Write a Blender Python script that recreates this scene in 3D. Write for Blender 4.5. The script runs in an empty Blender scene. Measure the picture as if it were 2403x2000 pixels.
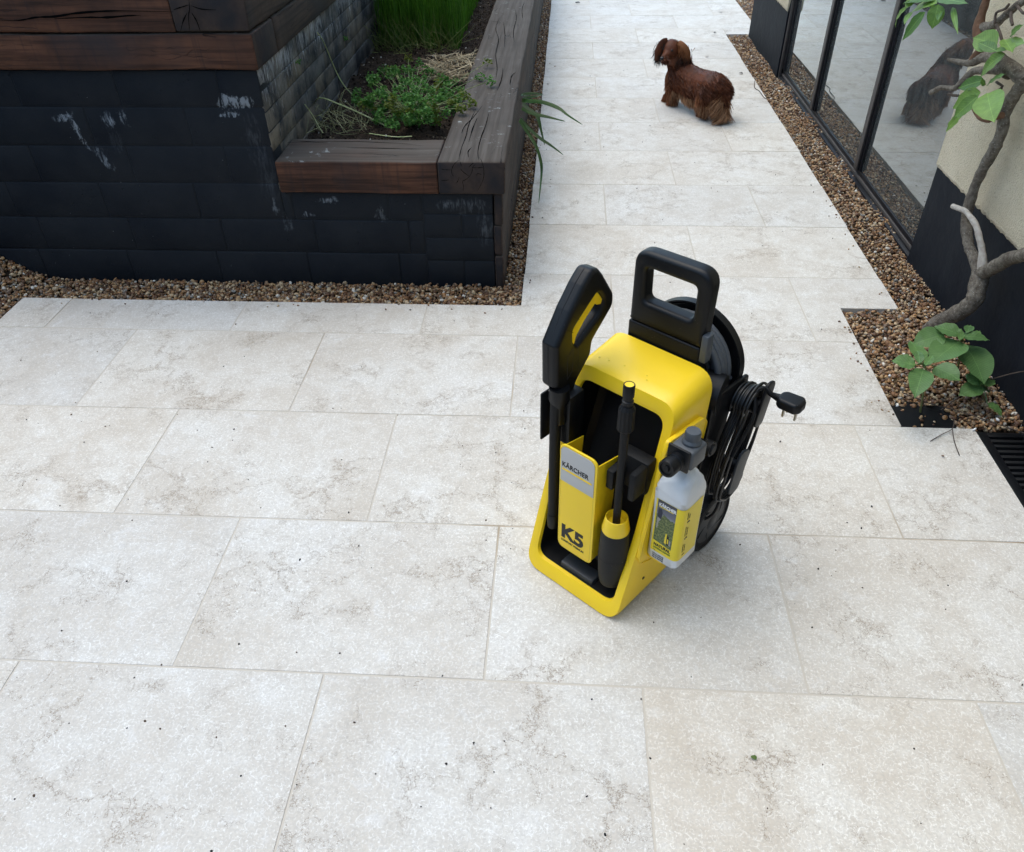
import bpy, bmesh, math, random
import numpy as np
from mathutils import Vector, Matrix, noise
random.seed(7); rng = np.random.default_rng(11)
PI = math.pi
scene = bpy.context.scene
C = scene.collection

# ------------------------------------------------------------------ camera
CAM_Z = 1.62496
R_ = Vector((0.99760, 0.05606, -0.01588)); 
PITCH, ROLL, YAW, FPX = 0.67847086, -0.0203975, -0.07236121, 1848.54412
f_ = Vector((math.sin(YAW)*math.cos(PITCH), math.cos(YAW)*math.cos(PITCH), -math.sin(PITCH)))
r0 = Vector((math.cos(YAW), -math.sin(YAW), 0)); u0 = r0.cross(f_)
r_ = math.cos(ROLL)*r0 + math.sin(ROLL)*u0
u_ = -math.sin(ROLL)*r0 + math.cos(ROLL)*u0
cam_data = bpy.data.cameras.new('camera'); cam = bpy.data.objects.new('camera', cam_data); C.objects.link(cam)
M = Matrix.Identity(4)
for i in range(3):
    M[i][0] = r_[i]; M[i][1] = u_[i]; M[i][2] = -f_[i]
M[2][3] = CAM_Z
cam.matrix_world = M
cam_data.sensor_width = 36; cam_data.lens = FPX/2403*36
cam_data.clip_start = .02; cam_data.clip_end = 2000
scene.camera = cam

# ------------------------------------------------------------------ light
SUN_EL, SUN_AZ = math.radians(69), math.radians(-60)   # azimuth from +Y towards +X
world = bpy.data.worlds.new('World'); scene.world = world; world.use_nodes = True
wn = world.node_tree; bg = wn.nodes['Background']
sky = wn.nodes.new('ShaderNodeTexSky'); sky.sky_type = 'NISHITA'; sky.sun_disc = False
sky.sun_elevation = SUN_EL; sky.sun_rotation = SUN_AZ
sky.air_density = 1.0; sky.dust_density = 1.5; sky.ozone_density = 1.0
wb = wn.nodes.new('ShaderNodeMix'); wb.data_type = 'RGBA'; wb.blend_type = 'MULTIPLY'; wb.inputs[0].default_value = 1
wb.inputs[7].default_value = (.968, .993, .895, 1); wn.links.new(sky.outputs[0], wb.inputs[6]); wn.links.new(wb.outputs[2], bg.inputs[0]); bg.inputs[1].default_value = 0.12
sd = bpy.data.lights.new('sun', 'SUN'); sun = bpy.data.objects.new('sun', sd); C.objects.link(sun)
sd.energy = 0.35; sd.angle = math.radians(60); sd.color = (1, .95, .88)
sdir = Vector((math.sin(SUN_AZ)*math.cos(SUN_EL), math.cos(SUN_AZ)*math.cos(SUN_EL), math.sin(SUN_EL)))
sun.rotation_euler = sdir.to_track_quat('Z', 'Y').to_euler()
sun.location = (0, 0, 6)
scene.view_settings.view_transform = 'Standard'; scene.view_settings.look = 'None'
scene.view_settings.gamma = 1; scene.view_settings.use_curve_mapping = False
scene.view_settings.exposure = 1.72
scene.cycles.use_adaptive_sampling = True; scene.cycles.adaptive_threshold = .025; scene.cycles.max_bounces = 6; scene.cycles.diffuse_bounces = 3; scene.cycles.glossy_bounces = 3; scene.cycles.transmission_bounces = 3; scene.cycles.transparent_max_bounces = 6

# ------------------------------------------------------------------ helpers
def ray(px, py):
    return f_ + r_*((px-1201.5)/FPX) - u_*((py-1000)/FPX)
def atz(px, py, z):
    d = ray(px, py); t = (z-CAM_Z)/d.z; return Vector((d.x*t, d.y*t, z))
def atx(px, py, x):
    d = ray(px, py); t = x/d.x; return Vector((x, d.y*t, CAM_Z+d.z*t))
def aty(px, py, y):
    d = ray(px, py); t = y/d.y; return Vector((d.x*t, y, CAM_Z+d.z*t))

def link(name, me, parent=None, loc=None):
    o = bpy.data.objects.new(name, me); C.objects.link(o)
    if parent: o.parent = parent
    if loc is not None: o.location = loc
    return o
def tag(o, label=None, cat=None, group=None, kind=None):
    if label: o['label'] = label
    if cat: o['category'] = cat
    if group: o['group'] = group
    if kind: o['kind'] = kind
    return o
def thing(name, label, cat, loc=(0,0,0), rz=0, group=None):
    o = bpy.data.objects.new(name, None); C.objects.link(o); o.location = loc; o.rotation_euler[2] = rz
    o.empty_display_size = .05
    return tag(o, label, cat, group)
def mk(name, V, F, mat, parent=None, smooth=False, loc=None):
    me = bpy.data.meshes.new(name); me.from_pydata([tuple(v) for v in V], [], F); me.validate()
    if mat: me.materials.append(mat)
    if smooth: me.polygons.foreach_set('use_smooth', [True]*len(me.polygons))
    me.update(); return link(name, me, parent, loc)
def bmk(name, bm, mat, parent=None, smooth=False, loc=None, ang=None):
    me = bpy.data.meshes.new(name); bmesh.ops.recalc_face_normals(bm, faces=bm.faces[:]); bm.to_mesh(me); bm.free()
    if mat: me.materials.append(mat)
    if smooth:
        me.polygons.foreach_set('use_smooth', [True]*len(me.polygons))
        if ang is not None: me.set_sharp_from_angle(angle=math.radians(ang))
    me.update(); return link(name, me, parent, loc)
def add_box(bm, x0, x1, y0, y1, z0, z1, bev=0, seg=2):
    r = bmesh.ops.create_cube(bm, size=1)
    vs = r['verts']
    for v in vs:
        v.co = Vector(((x0+x1)/2+v.co.x*(x1-x0), (y0+y1)/2+v.co.y*(y1-y0), (z0+z1)/2+v.co.z*(z1-z0)))
    if bev:
        es = list({e for v in vs for e in v.link_edges})
        bmesh.ops.bevel(bm, geom=es, offset=bev, segments=seg, affect='EDGES', profile=.5)
    return bm
def box(name, x0, x1, y0, y1, z0, z1, mat, parent=None, bev=0, seg=2, smooth=True):
    bm = bmesh.new(); add_box(bm, x0, x1, y0, y1, z0, z1, bev, seg)
    return bmk(name, bm, mat, parent, smooth and bev > 0, ang=40)
def frames(pts):
    pts = [Vector(p) for p in pts]; n = len(pts); T = []
    for i in range(n):
        t = pts[min(i+1, n-1)]-pts[max(i-1, 0)]; T.append(t.normalized())
    a = Vector((0,0,1)) if abs(T[0].z) < .9 else Vector((1,0,0))
    N = []; nn = (a-T[0]*a.dot(T[0])).normalized()
    for t in T:
        nn = (nn-t*nn.dot(t)); nn.normalize(); N.append(nn.copy())
    return pts, T, N
def add_tube(V, F, pts, rad, n=8, closed=False, cap=True, flat=1.0):
    pts, T, N = frames(pts); m = len(pts); base = len(V)
    if not hasattr(rad, '__len__'): rad = [rad]*m
    for p, t, nn, r in zip(pts, T, N, rad):
        b = t.cross(nn)
        for k in range(n):
            a = 2*PI*k/n; V.append(p+nn*(math.cos(a)*r)+b*(math.sin(a)*r*flat))
    seg = m if closed else m-1
    for i in range(seg):
        for k in range(n):
            a = base+i*n+k; b2 = base+i*n+(k+1) % n; i2 = (i+1) % m
            F.append((a, b2, base+i2*n+(k+1) % n, base+i2*n+k))
    if cap and not closed:
        F.append(tuple(base+k for k in range(n))[::-1]); F.append(tuple(base+(m-1)*n+k for k in range(n)))
def tube(name, pts, rad, mat, parent=None, n=10, closed=False, flat=1.0, smooth=True):
    V, F = [], []; add_tube(V, F, pts, rad, n, closed, True, flat)
    o = mk(name, V, F, mat, parent, smooth)
    if smooth: o.data.set_sharp_from_angle(angle=math.radians(50))
    return o
def smooth_path(pts, k=6, closed=False):
    P = [Vector(p) for p in pts]; n = len(P); out = []
    for i in range(n if closed else n-1):
        g = (lambda j: P[j % n]) if closed else (lambda j: P[max(0, min(n-1, j))])
        p0, p1, p2, p3 = g(i-1), g(i), g(i+1), g(i+2)
        for s in range(k):
            t = s/k
            out.append(.5*((2*p1)+(p2-p0)*t+(2*p0-5*p1+4*p2-p3)*t*t+(3*p1-p0-3*p2+p3)*t**3))
    if not closed: out.append(P[-1].copy())
    return out
def lathe(name, prof, mat, parent, origin, axis, n=32, smooth=True, ang=35):
    """prof: list of (radius, distance along axis)"""
    axis = Vector(axis).normalized(); a = Vector((0,0,1)) if abs(axis.z) < .9 else Vector((1,0,0))
    e1 = (a-axis*a.dot(axis)).normalized(); e2 = axis.cross(e1); V, F = [], []; origin = Vector(origin)
    for r, d in prof:
        for k in range(n):
            t = 2*PI*k/n; V.append(origin+axis*d+(e1*math.cos(t)+e2*math.sin(t))*max(r, 1e-5))
    for i in range(len(prof)-1):
        for k in range(n): F.append((i*n+k, i*n+(k+1) % n, (i+1)*n+(k+1) % n, (i+1)*n+k))
    F.append(tuple(range(n))[::-1]); F.append(tuple(range((len(prof)-1)*n, len(prof)*n)))
    o = mk(name, V, F, mat, parent, smooth)
    bm = bmesh.new(); bm.from_mesh(o.data); bmesh.ops.recalc_face_normals(bm, faces=bm.faces[:]); bm.to_mesh(o.data); bm.free()
    if smooth: o.data.set_sharp_from_angle(angle=math.radians(ang))
    return o
def round_poly(pts, r, seg=5):
    """2D polygon with rounded corners; r scalar or list"""
    n = len(pts); out = []
    for i in range(n):
        p = Vector(pts[i]); a = Vector(pts[i-1])-p; b = Vector(pts[(i+1) % n])-p
        rr = r[i] if hasattr(r, '__len__') else r
        la, lb = a.length, b.length; a.normalize(); b.normalize()
        th = a.angle(b, PI)
        if rr <= 0 or th > PI*.97: out.append(tuple(p)); continue
        d = min(rr/math.tan(th/2), la*.48, lb*.48)
        p1 = p+a*d; p2 = p+b*d
        for s in range(seg+1):
            t = s/seg; q = p1*(1-t)**2+p*2*t*(1-t)+p2*t*t; out.append(tuple(q))
    return out
def plate(name, outlines, thick, bev, mat, parent, frame, bseg=3, smooth=True):
    """outlines in 2D -> extruded, bevelled solid. frame=(origin, ex, ey, ez)"""
    cu = bpy.data.curves.new(name+'_c', 'CURVE'); cu.dimensions = '2D'; cu.fill_mode = 'BOTH'
    cu.extrude = thick/2-bev; cu.bevel_depth = bev; cu.bevel_resolution = bseg; cu.offset = -bev
    for pts in outlines:
        s = cu.splines.new('POLY'); s.points.add(len(pts)-1)
        for i, p in enumerate(pts): s.points[i].co = (p[0], p[1], 0, 1)
        s.use_cyclic_u = True
    ob = bpy.data.objects.new(name+'_c', cu); C.objects.link(ob)
    bpy.context.view_layer.update()
    me = bpy.data.meshes.new_from_object(ob.evaluated_get(bpy.context.evaluated_depsgraph_get()))
    bpy.data.objects.remove(ob); bpy.data.curves.remove(cu)
    o0, ex, ey, ez = [Vector(q) for q in frame]
    for v in me.vertices: v.co = o0+ex*v.co.x+ey*v.co.y+ez*v.co.z
    bm = bmesh.new(); bm.from_mesh(me); bmesh.ops.remove_doubles(bm, verts=bm.verts[:], dist=1e-5)
    bmesh.ops.recalc_face_normals(bm, faces=bm.faces[:]); bm.to_mesh(me); bm.free()
    me.materials.clear(); me.materials.append(mat); me.name = name
    if smooth:
        me.polygons.foreach_set('use_smooth', [True]*len(me.polygons)); me.set_sharp_from_angle(angle=math.radians(35))
    return link(name, me, parent)
def text(name, body, size, mat, parent, frame, bold=0.0, sx=1.0, ext=.0003, align='LEFT', track=1.0):
    cu = bpy.data.curves.new(name+'_t', 'FONT'); cu.body = body; cu.size = size; cu.offset = bold; cu.extrude = ext
    cu.align_x = align; cu.space_character = track
    ob = bpy.data.objects.new(name+'_t', cu); C.objects.link(ob); bpy.context.view_layer.update()
    me = bpy.data.meshes.new_from_object(ob.evaluated_get(bpy.context.evaluated_depsgraph_get()))
    bpy.data.objects.remove(ob); bpy.data.curves.remove(cu)
    o0, ex, ey, ez = [Vector(q) for q in frame]
    for v in me.vertices: v.co = o0+ex*v.co.x*sx+ey*v.co.y+ez*v.co.z
    me.materials.clear(); me.materials.append(mat); me.name = name
    return link(name, me, parent)

# ------------------------------------------------------------------ material helpers
class NT:
    def __init__(s, name):
        s.m = bpy.data.materials.new(name); s.m.use_nodes = True; s.t = s.m.node_tree; s.n = s.t.nodes
        s.b = s.n['Principled BSDF']; s.out = s.n['Material Output']
    def new(s, t, **k):
        x = s.n.new(t)
        for a, v in k.items(): setattr(x, a, v)
        return x
    def lk(s, a, b): s.t.links.new(a, b)
    def inp(s, node, key, val):
        if val is None: return
        sock = node.inputs[key]
        if isinstance(val, bpy.types.NodeSocket): s.lk(val, sock)
        else: sock.default_value = val
    def noise(s, vec, scale, detail=4, rough=.55, dist=0, out=0):
        x = s.new('ShaderNodeTexNoise'); s.inp(x, 'Vector', vec); x.inputs['Scale'].default_value = scale
        x.inputs['Detail'].default_value = detail; x.inputs['Roughness'].default_value = rough; x.inputs['Distortion'].default_value = dist
        return x.outputs[out]
    def voro(s, vec, scale, feat='F1', out='Distance', rnd=1):
        x = s.new('ShaderNodeTexVoronoi', feature=feat); s.inp(x, 'Vector', vec); x.inputs['Scale'].default_value = scale
        x.inputs['Randomness'].default_value = rnd
        return x.outputs[out]
    def math(s, op, a, b=None, c=None, clamp=False):
        x = s.new('ShaderNodeMath', operation=op, use_clamp=clamp); s.inp(x, 0, a); s.inp(x, 1, b); s.inp(x, 2, c); return x.outputs[0]
    def vmath(s, op, a, b=None, out=0):
        x = s.new('ShaderNodeVectorMath', operation=op); s.inp(x, 0, a); s.inp(x, 1, b); return x.outputs[out]
    def scale(s, a, f):
        x = s.new('ShaderNodeVectorMath', operation='SCALE'); s.inp(x, 0, a); s.inp(x, 'Scale', f); return x.outputs[0]
    def ramp(s, fac, stops, interp='LINEAR'):
        x = s.new('ShaderNodeValToRGB'); cr = x.color_ramp; cr.interpolation = interp
        while len(cr.elements) < len(stops): cr.elements.new(.5)
        for e, (p, c) in zip(cr.elements, stops):
            e.position = p
            e.color = (c, c, c, 1) if not hasattr(c, '__len__') else (*c[:3], 1)
        s.inp(x, 0, fac); return x.outputs[0]
    def rng(s, v, a, b, c=0, d=1):
        x = s.new('ShaderNodeMapRange'); s.inp(x, 0, v); x.inputs[1].default_value = a; x.inputs[2].default_value = b
        x.inputs[3].default_value = c; x.inputs[4].default_value = d; return x.outputs[0]
    def mix(s, f, a, b, mode='MIX'):
        x = s.new('ShaderNodeMix', data_type='RGBA', blend_type=mode); s.inp(x, 0, f)
        for k, v in ((6, a), (7, b)):
            if isinstance(v, tuple) and len(v) == 3: v = (*v, 1)
            s.inp(x, k, v)
        return x.outputs[2]
    def obj(s): return s.new('ShaderNodeTexCoord').outputs['Object']
    def pos(s): return s.new('ShaderNodeNewGeometry').outputs['Position']
    def rnd(s): return s.new('ShaderNodeObjectInfo').outputs['Random']
    def island(s): return s.new('ShaderNodeNewGeometry').outputs['Random Per Island']
    def sep(s, v):
        x = s.new('ShaderNodeSeparateXYZ'); s.inp(x, 0, v); return x.outputs
    def comb(s, a, b, c):
        x = s.new('ShaderNodeCombineXYZ'); s.inp(x, 0, a); s.inp(x, 1, b); s.inp(x, 2, c); return x.outputs[0]
    def mapping(s, v, scale=(1,1,1), loc=(0,0,0), rot=(0,0,0)):
        x = s.new('ShaderNodeMapping'); s.inp(x, 'Vector', v); x.inputs['Scale'].default_value = scale
        x.inputs['Location'].default_value = loc; x.inputs['Rotation'].default_value = rot; return x.outputs[0]
    def shifted(s, v=None, k=37.0):
        r = s.rnd(); v = v or s.obj()
        return s.vmath('ADD', v, s.comb(s.math('MULTIPLY', r, k), s.math('MULTIPLY', r, k*1.7), s.math('MULTIPLY', r, -k)))
    def bump(s, h, strength=.5, dist=.002):
        x = s.new('ShaderNodeBump'); s.inp(x, 'Height', h); x.inputs['Strength'].default_value = strength; x.inputs['Distance'].default_value = dist
        s.lk(x.outputs[0], s.b.inputs['Normal']); return x
    def done(s, col=None, rough=None, spec=None, metal=None):
        if col is not None: s.inp(s.b, 'Base Color', (*col, 1) if isinstance(col, tuple) and len(col) == 3 else col)
        s.inp(s.b, 'Roughness', rough); s.inp(s.b, 'Specular IOR Level', spec); s.inp(s.b, 'Metallic', metal)
        return s.m

def mat_stone():
    s = NT('limestone'); v = s.shifted(); rd = s.rnd()
    w = s.noise(v, 11, 3, .6, out=1); wc = s.vmath('SUBTRACT', w, (.5,.5,.5)); vw = s.vmath('ADD', v, s.scale(wc, .07))
    big = s.noise(v, 2.6, 5, .65, .8)
    mid = s.noise(vw, 16, 6, .72, .4)
    fine = s.noise(v, 170, 3, .7)
    col = s.ramp(big, [(.28, (.53,.475,.40)), (.44, (.595,.55,.485)), (.58, (.645,.615,.56)), (.74, (.685,.665,.63))])
    col = s.mix(s.rng(mid, .46, .70, 0, .70), col, s.mix(rd, (.49,.43,.36), (.55,.51,.455)))
    col = s.mix(s.rng(mid, .43, .28, 0, .7), col, (.70,.69,.67))
    tot = None
    for sc, rr, th, off in ((120, .36, .10, 5.3), (72, .36, .075, 0.), (44, .36, .050, 3.1)):
        vo = s.vmath('ADD', v, (off, off*.7, off*.3))
        wob = s.noise(vo, sc*.9, 1, .5, out=1); W = s.sep(wob)
        vo = s.vmath('ADD', vo, s.scale(s.vmath('SUBTRACT', wob, (.5,.5,.5)), .9/sc))
        vn = s.new('ShaderNodeTexVoronoi', feature='F1'); s.inp(vn, 'Vector', vo); vn.inputs['Scale'].default_value = sc
        cc = s.vmath('SUBTRACT', vn.outputs['Color'], (.5,.5,.5)); CC = s.sep(cc)
        rad = s.math('ADD', s.math('MULTIPLY', CC[2], .30), rr)
        ring = s.rng(s.math('ABSOLUTE', s.math('SUBTRACT', vn.outputs['Distance'], rad)), th*.3, th, 1, 0)
        side = s.vmath('DOT_PRODUCT', s.vmath('NORMALIZE', s.vmath('SUBTRACT', vo, vn.outputs['Position'])), s.vmath('NORMALIZE', s.vmath('MULTIPLY', cc, (1, 1, 0))), out=1)
        one = s.math('MULTIPLY', s.math('MULTIPLY', ring, s.rng(side, -.05, .3)), s.rng(W[2], .35, .41))
        tot = one if tot is None else s.math('MAXIMUM', tot, one)
    dens = s.rng(big, .35, .65, .55, 1)
    col = s.mix(s.math('MULTIPLY', s.math('MULTIPLY', tot, dens), .80), col, (.84,.83,.80))
    vv = s.vmath('ADD', v, s.scale(s.vmath('SUBTRACT', s.noise(v, 13, 5, .75, out=1), (.5,.5,.5)), .20))
    e = s.voro(vv, 4.2, 'DISTANCE_TO_EDGE'); reg = s.noise(v, 4.4, 3, .6)
    vein = s.math('MULTIPLY', s.rng(e, .0, .013, 1, 0), s.rng(reg, .46, .56))
    e2 = s.voro(s.vmath('ADD', vv, (5., 2., 1.)), 13, 'DISTANCE_TO_EDGE')
    vein2 = s.math('MULTIPLY', s.rng(e2, .0, .028, 1, 0), s.rng(s.math('ADD', reg, s.math('MULTIPLY', s.math('SUBTRACT', mid, .5), .8)), .54, .66))
    halo = s.math('MULTIPLY', s.rng(e, .0, .09, 1, 0), s.rng(reg, .48, .62))
    col = s.mix(s.math('MULTIPLY', halo, .20), col, (.43,.36,.28))
    col = s.mix(s.math('MULTIPLY', s.math('MAXIMUM', vein, vein2), .85), col, (.22,.165,.115))
    col = s.mix(s.rng(fine, .42, .68, .0, .46), col, (.40,.375,.34))
    tone = s.mix(rd, (1.0,.985,.955), (.93,.935,.94))
    col = s.mix(1.0, col, tone, 'MULTIPLY')
    s.bump(s.math('ADD', s.math('MULTIPLY', fine, .4), s.math('SUBTRACT', s.math('MULTIPLY', mid, .7), s.math('MULTIPLY', vein, .5))), .40, .0015)
    return s.done(col, s.rng(mid, .3, .7, .50, .68), .32)
def mat_noise(name, c1, c2, scale=20, rough=.7, bump=0, bdist=.002, spec=.4, detail=5, lo=.35, hi=.65, metal=None):
    s = NT(name); v = s.shifted(); n = s.noise(v, scale, detail, .6)
    col = s.mix(s.rng(n, lo, hi), c1, c2)
    if bump: s.bump(s.noise(v, scale*3, 4, .6), bump, bdist)
    return s.done(col, rough, spec, metal)
def mat_plastic(name, c, rough=.42, tex=.25, dust=.0, spec=.5):
    s = NT(name); v = s.obj()
    g = s.noise(v, 900, 2, .5); cl = s.noise(v, 6, 4, .6)
    col = s.mix(s.rng(cl, .3, .7), tuple(x*.94 for x in c), c)
    if dust:
        d = s.math('MULTIPLY', s.rng(s.voro(v, 95), .03, .09, 1, 0), s.rng(s.noise(v, 14, 3), .52, .6))
        col = s.mix(s.math('MULTIPLY', d, dust), col, (.32,.3,.27))
    s.bump(g, tex, .0004)
    return s.done(col, s.rng(cl, .3, .7, rough-.05, rough+.07), spec)
def mat_wood(name, side=(.125,.052,.028), side2=(.055,.026,.017), axis=0, worn=True):
    s = NT(name); v = s.shifted(k=5.3); P = s.sep(v)
    sc = [60, 60, 60]; sc[axis] = 2.2
    g = s.noise(s.mapping(v, tuple(sc)), 1, 6, .65, .3)
    b2 = s.noise(v, 3.5, 4, .6)
    col = s.mix(s.rng(b2, .36, .62), side2, side)
    col = s.mix(s.rng(g, .42, .68), col, tuple(x*.45 for x in side2))
    # saw marks across the grain
    sm = [3, 3, 3]; sm[axis] = 55
    saw = s.noise(s.mapping(v, tuple(sm)), 1, 2, .5)
    col = s.mix(s.rng(saw, .56, .74, 0, .5), col, (.028,.018,.016))
    blk = s.rng(s.noise(v, 2.1, 3, .5), .56, .70)
    col = s.mix(s.math('MULTIPLY', blk, .75), col, (.026,.024,.026))
    N = s.sep(s.new('ShaderNodeNewGeometry').outputs['Normal'])
    up = s.rng(N[2], .5, .9)
    grey = s.mix(s.rng(s.noise(s.mapping(v, tuple(x*.7 for x in sc)), 1, 5, .6), .35, .65), (.046,.035,.026), (.092,.078,.064))
    lich = s.math('MULTIPLY', s.rng(s.noise(v, 26, 5, .7), .60, .66), s.rng(s.noise(v, 4.5, 3), .50, .60))
    grey = s.mix(s.math('MULTIPLY', lich, .7), grey, (.34,.36,.35))
    if worn: col = s.mix(s.math('MULTIPLY', up, s.rng(s.noise(v, 6, 3), .35, .6, .72, .97)), col, grey)
    # drying cracks along the grain
    ck = [24, 24, 24]; ck[axis] = 1.5
    wv = s.vmath('ADD', v, s.scale(s.vmath('SUBTRACT', s.noise(v, 7, 3, .6, out=1), (.5,.5,.5)), .05))
    ce = s.voro(s.mapping(wv, tuple(ck)), 1, 'DISTANCE_TO_EDGE')
    cr = s.math('MULTIPLY', s.rng(ce, .006, .028, 1, 0), s.rng(s.noise(v, 3.3, 3), .57, .64))
    col = s.mix(s.math('MULTIPLY', cr, .8), col, (.006,.005,.005))
    h = s.math('SUBTRACT', s.math('MULTIPLY', g, .35), s.math('MULTIPLY', cr, 1.6))
    s.bump(h, .7, .004)
    return s.done(col, .8, .25)
def mat_endgrain():
    s = NT('end_grain'); v = s.obj(); P = s.sep(v)
    r = s.vmath('LENGTH', s.vmath('ADD', v, s.scale(s.noise(v, 14, 3, .6, out=1), .03)), out=1)
    ring = s.math('SINE', s.math('MULTIPLY', r, 600))
    col = s.mix(s.rng(ring, -1, 1, .2, .8), (.030,.022,.020), (.055,.038,.030))
    col = s.mix(s.rng(s.noise(v, 9, 4), .4, .65), col, (.022,.02,.022))
    s.bump(s.noise(v, 60, 5, .7), .5, .003)
    return s.done(col, .85, .2)
def mat_black_paint():
    s = NT('black_masonry_paint'); v = s.pos(); P = s.sep(v)
    n = s.noise(v, 5, 5, .6)
    col = s.mix(s.rng(n, .35, .65), (.0078,.0105,.0150), (.0150,.0175,.0210))
    grain = s.noise(v, 160, 4, .7); pit = s.voro(v, 42)
    pits = s.math('MULTIPLY', s.rng(pit, .05, .16, 1, 0), s.rng(s.noise(v, 12, 3), .50, .60))
    warp = s.noise(v, 16, 5, .72, out=1); W = s.sep(warp)
    x = s.math('ADD', P[0], s.math('MULTIPLY', s.math('SUBTRACT', W[0], .5), .10))
    z = s.math('ADD', P[2], s.math('MULTIPLY', s.math('SUBTRACT', W[2], .5), .10))
    streak = s.noise(s.mapping(v, (95, 95, 22)), 1, 5, .7)
    tot = None
    # salt stains: centre x, centre z, half width, half height, strength, slant
    for cx, cz, hx, hz, k, sl in ((-1.905,.690,.038,.016,1.5,0), (-1.865,.625,.011,.075,1.7,-.35), (-1.80,.525,.022,.05,.9,-.6), (-1.735,.68,.024,.035,1.0,0),
                              (-1.735,.60,.03,.06,.15,0), (-1.67,.685,.016,.03,1.0,0), (-1.22,.74,.075,.022,3.2,-.1), (-1.25,.70,.05,.010,2.0,0), (-1.18,.60,.045,.11,.16,0), (-1.15,.45,.06,.1,.12,0), (-1.15,.34,.013,.035,.7,0),
                              (-1.12,.26,.02,.05,.3,0), (-.93,.365,.05,.012,1.0,0), (-.72,.31,.02,.04,.6,0), (-.36,.34,.08,.035,.28,0), (-.31,.25,.04,.07,.25,0), (-.45,.345,.05,.03,.35,0), (-1.02,.30,.03,.01,.9,0)):
        xx = s.math('ADD', s.math('SUBTRACT', x, cx), s.math('MULTIPLY', s.math('SUBTRACT', z, cz), -sl))
        dx = s.math('DIVIDE', xx, hx); dz = s.math('DIVIDE', s.math('SUBTRACT', z, cz), hz)
        d = s.math('ADD', s.math('MULTIPLY', dx, dx), s.math('MULTIPLY', dz, dz))
        g = s.math('MULTIPLY', s.rng(d, .1, 1.1, 1, 0), k)
        tot = g if tot is None else s.math('MAXIMUM', tot, g)
    st = s.math('MULTIPLY', tot, s.rng(streak, .45, .64), clamp=True)
    st = s.math('MULTIPLY', st, s.rng(P[1], 3.3, 3.0))
    col = s.mix(s.math('MULTIPLY', st, .55), col, (.36,.40,.44))
    spk = s.math('MULTIPLY', s.rng(s.voro(v, 30), .018, .034, 1, 0), s.rng(s.noise(v, 3, 2), .52, .56))
    col = s.mix(s.math('MULTIPLY', spk, .8), col, (.5,.5,.5))
    h = s.math('SUBTRACT', s.math('ADD', s.math('MULTIPLY', grain, .5), s.math('MULTIPLY', n, .6)), s.math('MULTIPLY', pits, 1.3))
    s.bump(h, .75, .0045)
    return s.done(col, s.rng(n, .3, .7, .55, .72), .16)
def mat_weathered_block():
    s = NT('weathered_block'); v = s.pos(); r = s.rnd()
    streak = s.noise(s.mapping(v, (75, 75, 15)), 1, 6, .75)
    patch = s.noise(v, 7, 4, .6)
    P = s.sep(v)
    col = s.mix(s.rng(patch, .38, .6), (.022,.024,.028), s.mix(r, (.115,.112,.105), (.185,.155,.112)))
    top = s.rng(P[2], .66, .83, -.04, .13)
    wh = s.math('MULTIPLY', s.rng(s.math('ADD', streak, top), .56, .70), s.rng(s.noise(v, 5, 3), .38, .56))
    col = s.mix(s.math('MULTIPLY', wh, .85), col, (.40,.42,.44))
    dk = s.rng(s.noise(s.mapping(v, (120, 120, 18)), 1, 4, .7), .55, .66)
    col = s.mix(s.math('MULTIPLY', dk, .65), col, (.018,.019,.022))
    s.bump(s.noise(v, 90, 5, .7), .7, .003)
    return s.done(col, .82, .25)
def mat_render():
    s = NT('cream_render'); v = s.pos()
    h = s.math('ADD', s.math('MULTIPLY', s.noise(v, 130, 4, .7), .8), s.math('MULTIPLY', s.voro(v, 170), -.5))
    n = s.noise(v, 4, 4, .6)
    col = s.mix(s.rng(n, .35, .65), (.47,.40,.28), (.57,.50,.37))
    col = s.mix(s.rng(s.noise(v, 170, 3, .6), .30, .44, .55, 0), col, (.22,.20,.165))
    s.bump(h, 1.0, .006)
    return s.done(col, .9, .15)
def mat_gravel():
    s = NT('pea_gravel'); i = s.island()
    col = s.ramp(i, [(0, (.10,.042,.018)), (.14, (.22,.105,.042)), (.30, (.36,.19,.078)), (.44, (.17,.108,.066)), (.58, (.44,.275,.13)), (.70, (.27,.175,.10)), (.80, (.52,.385,.23)), (.92, (.27,.25,.215)), (.975, (.70,.64,.54))], 'CONSTANT')
    v = s.pos(); col = s.mix(s.rng(s.noise(v, 160, 3), .35, .65, 0, .4), col, (.07,.05,.035))
    s.bump(s.noise(v, 400, 3), .3, .001)
    return s.done(col, s.rng(s.noise(v, 30, 2), .4, .6, .38, .7), .4)
def mat_leaf(name, c1, c2, trans=.35, rough=.45):
    s = NT(name); v = s.obj(); i = s.island()
    col = s.mix(i, c1, c2)
    col = s.mix(s.rng(s.noise(v, 60, 3), .35, .65, 0, .35), col, tuple(x*.6 for x in c1))
    s.done(col, rough, .35)
    tr = s.new('ShaderNodeBsdfTranslucent'); s.lk(col, tr.inputs[0]); mx = s.new('ShaderNodeMixShader'); mx.inputs[0].default_value = trans
    s.lk(s.b.outputs[0], mx.inputs[1]); s.lk(tr.outputs[0], mx.inputs[2]); s.lk(mx.outputs[0], s.out.inputs[0])
    return s.m
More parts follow.
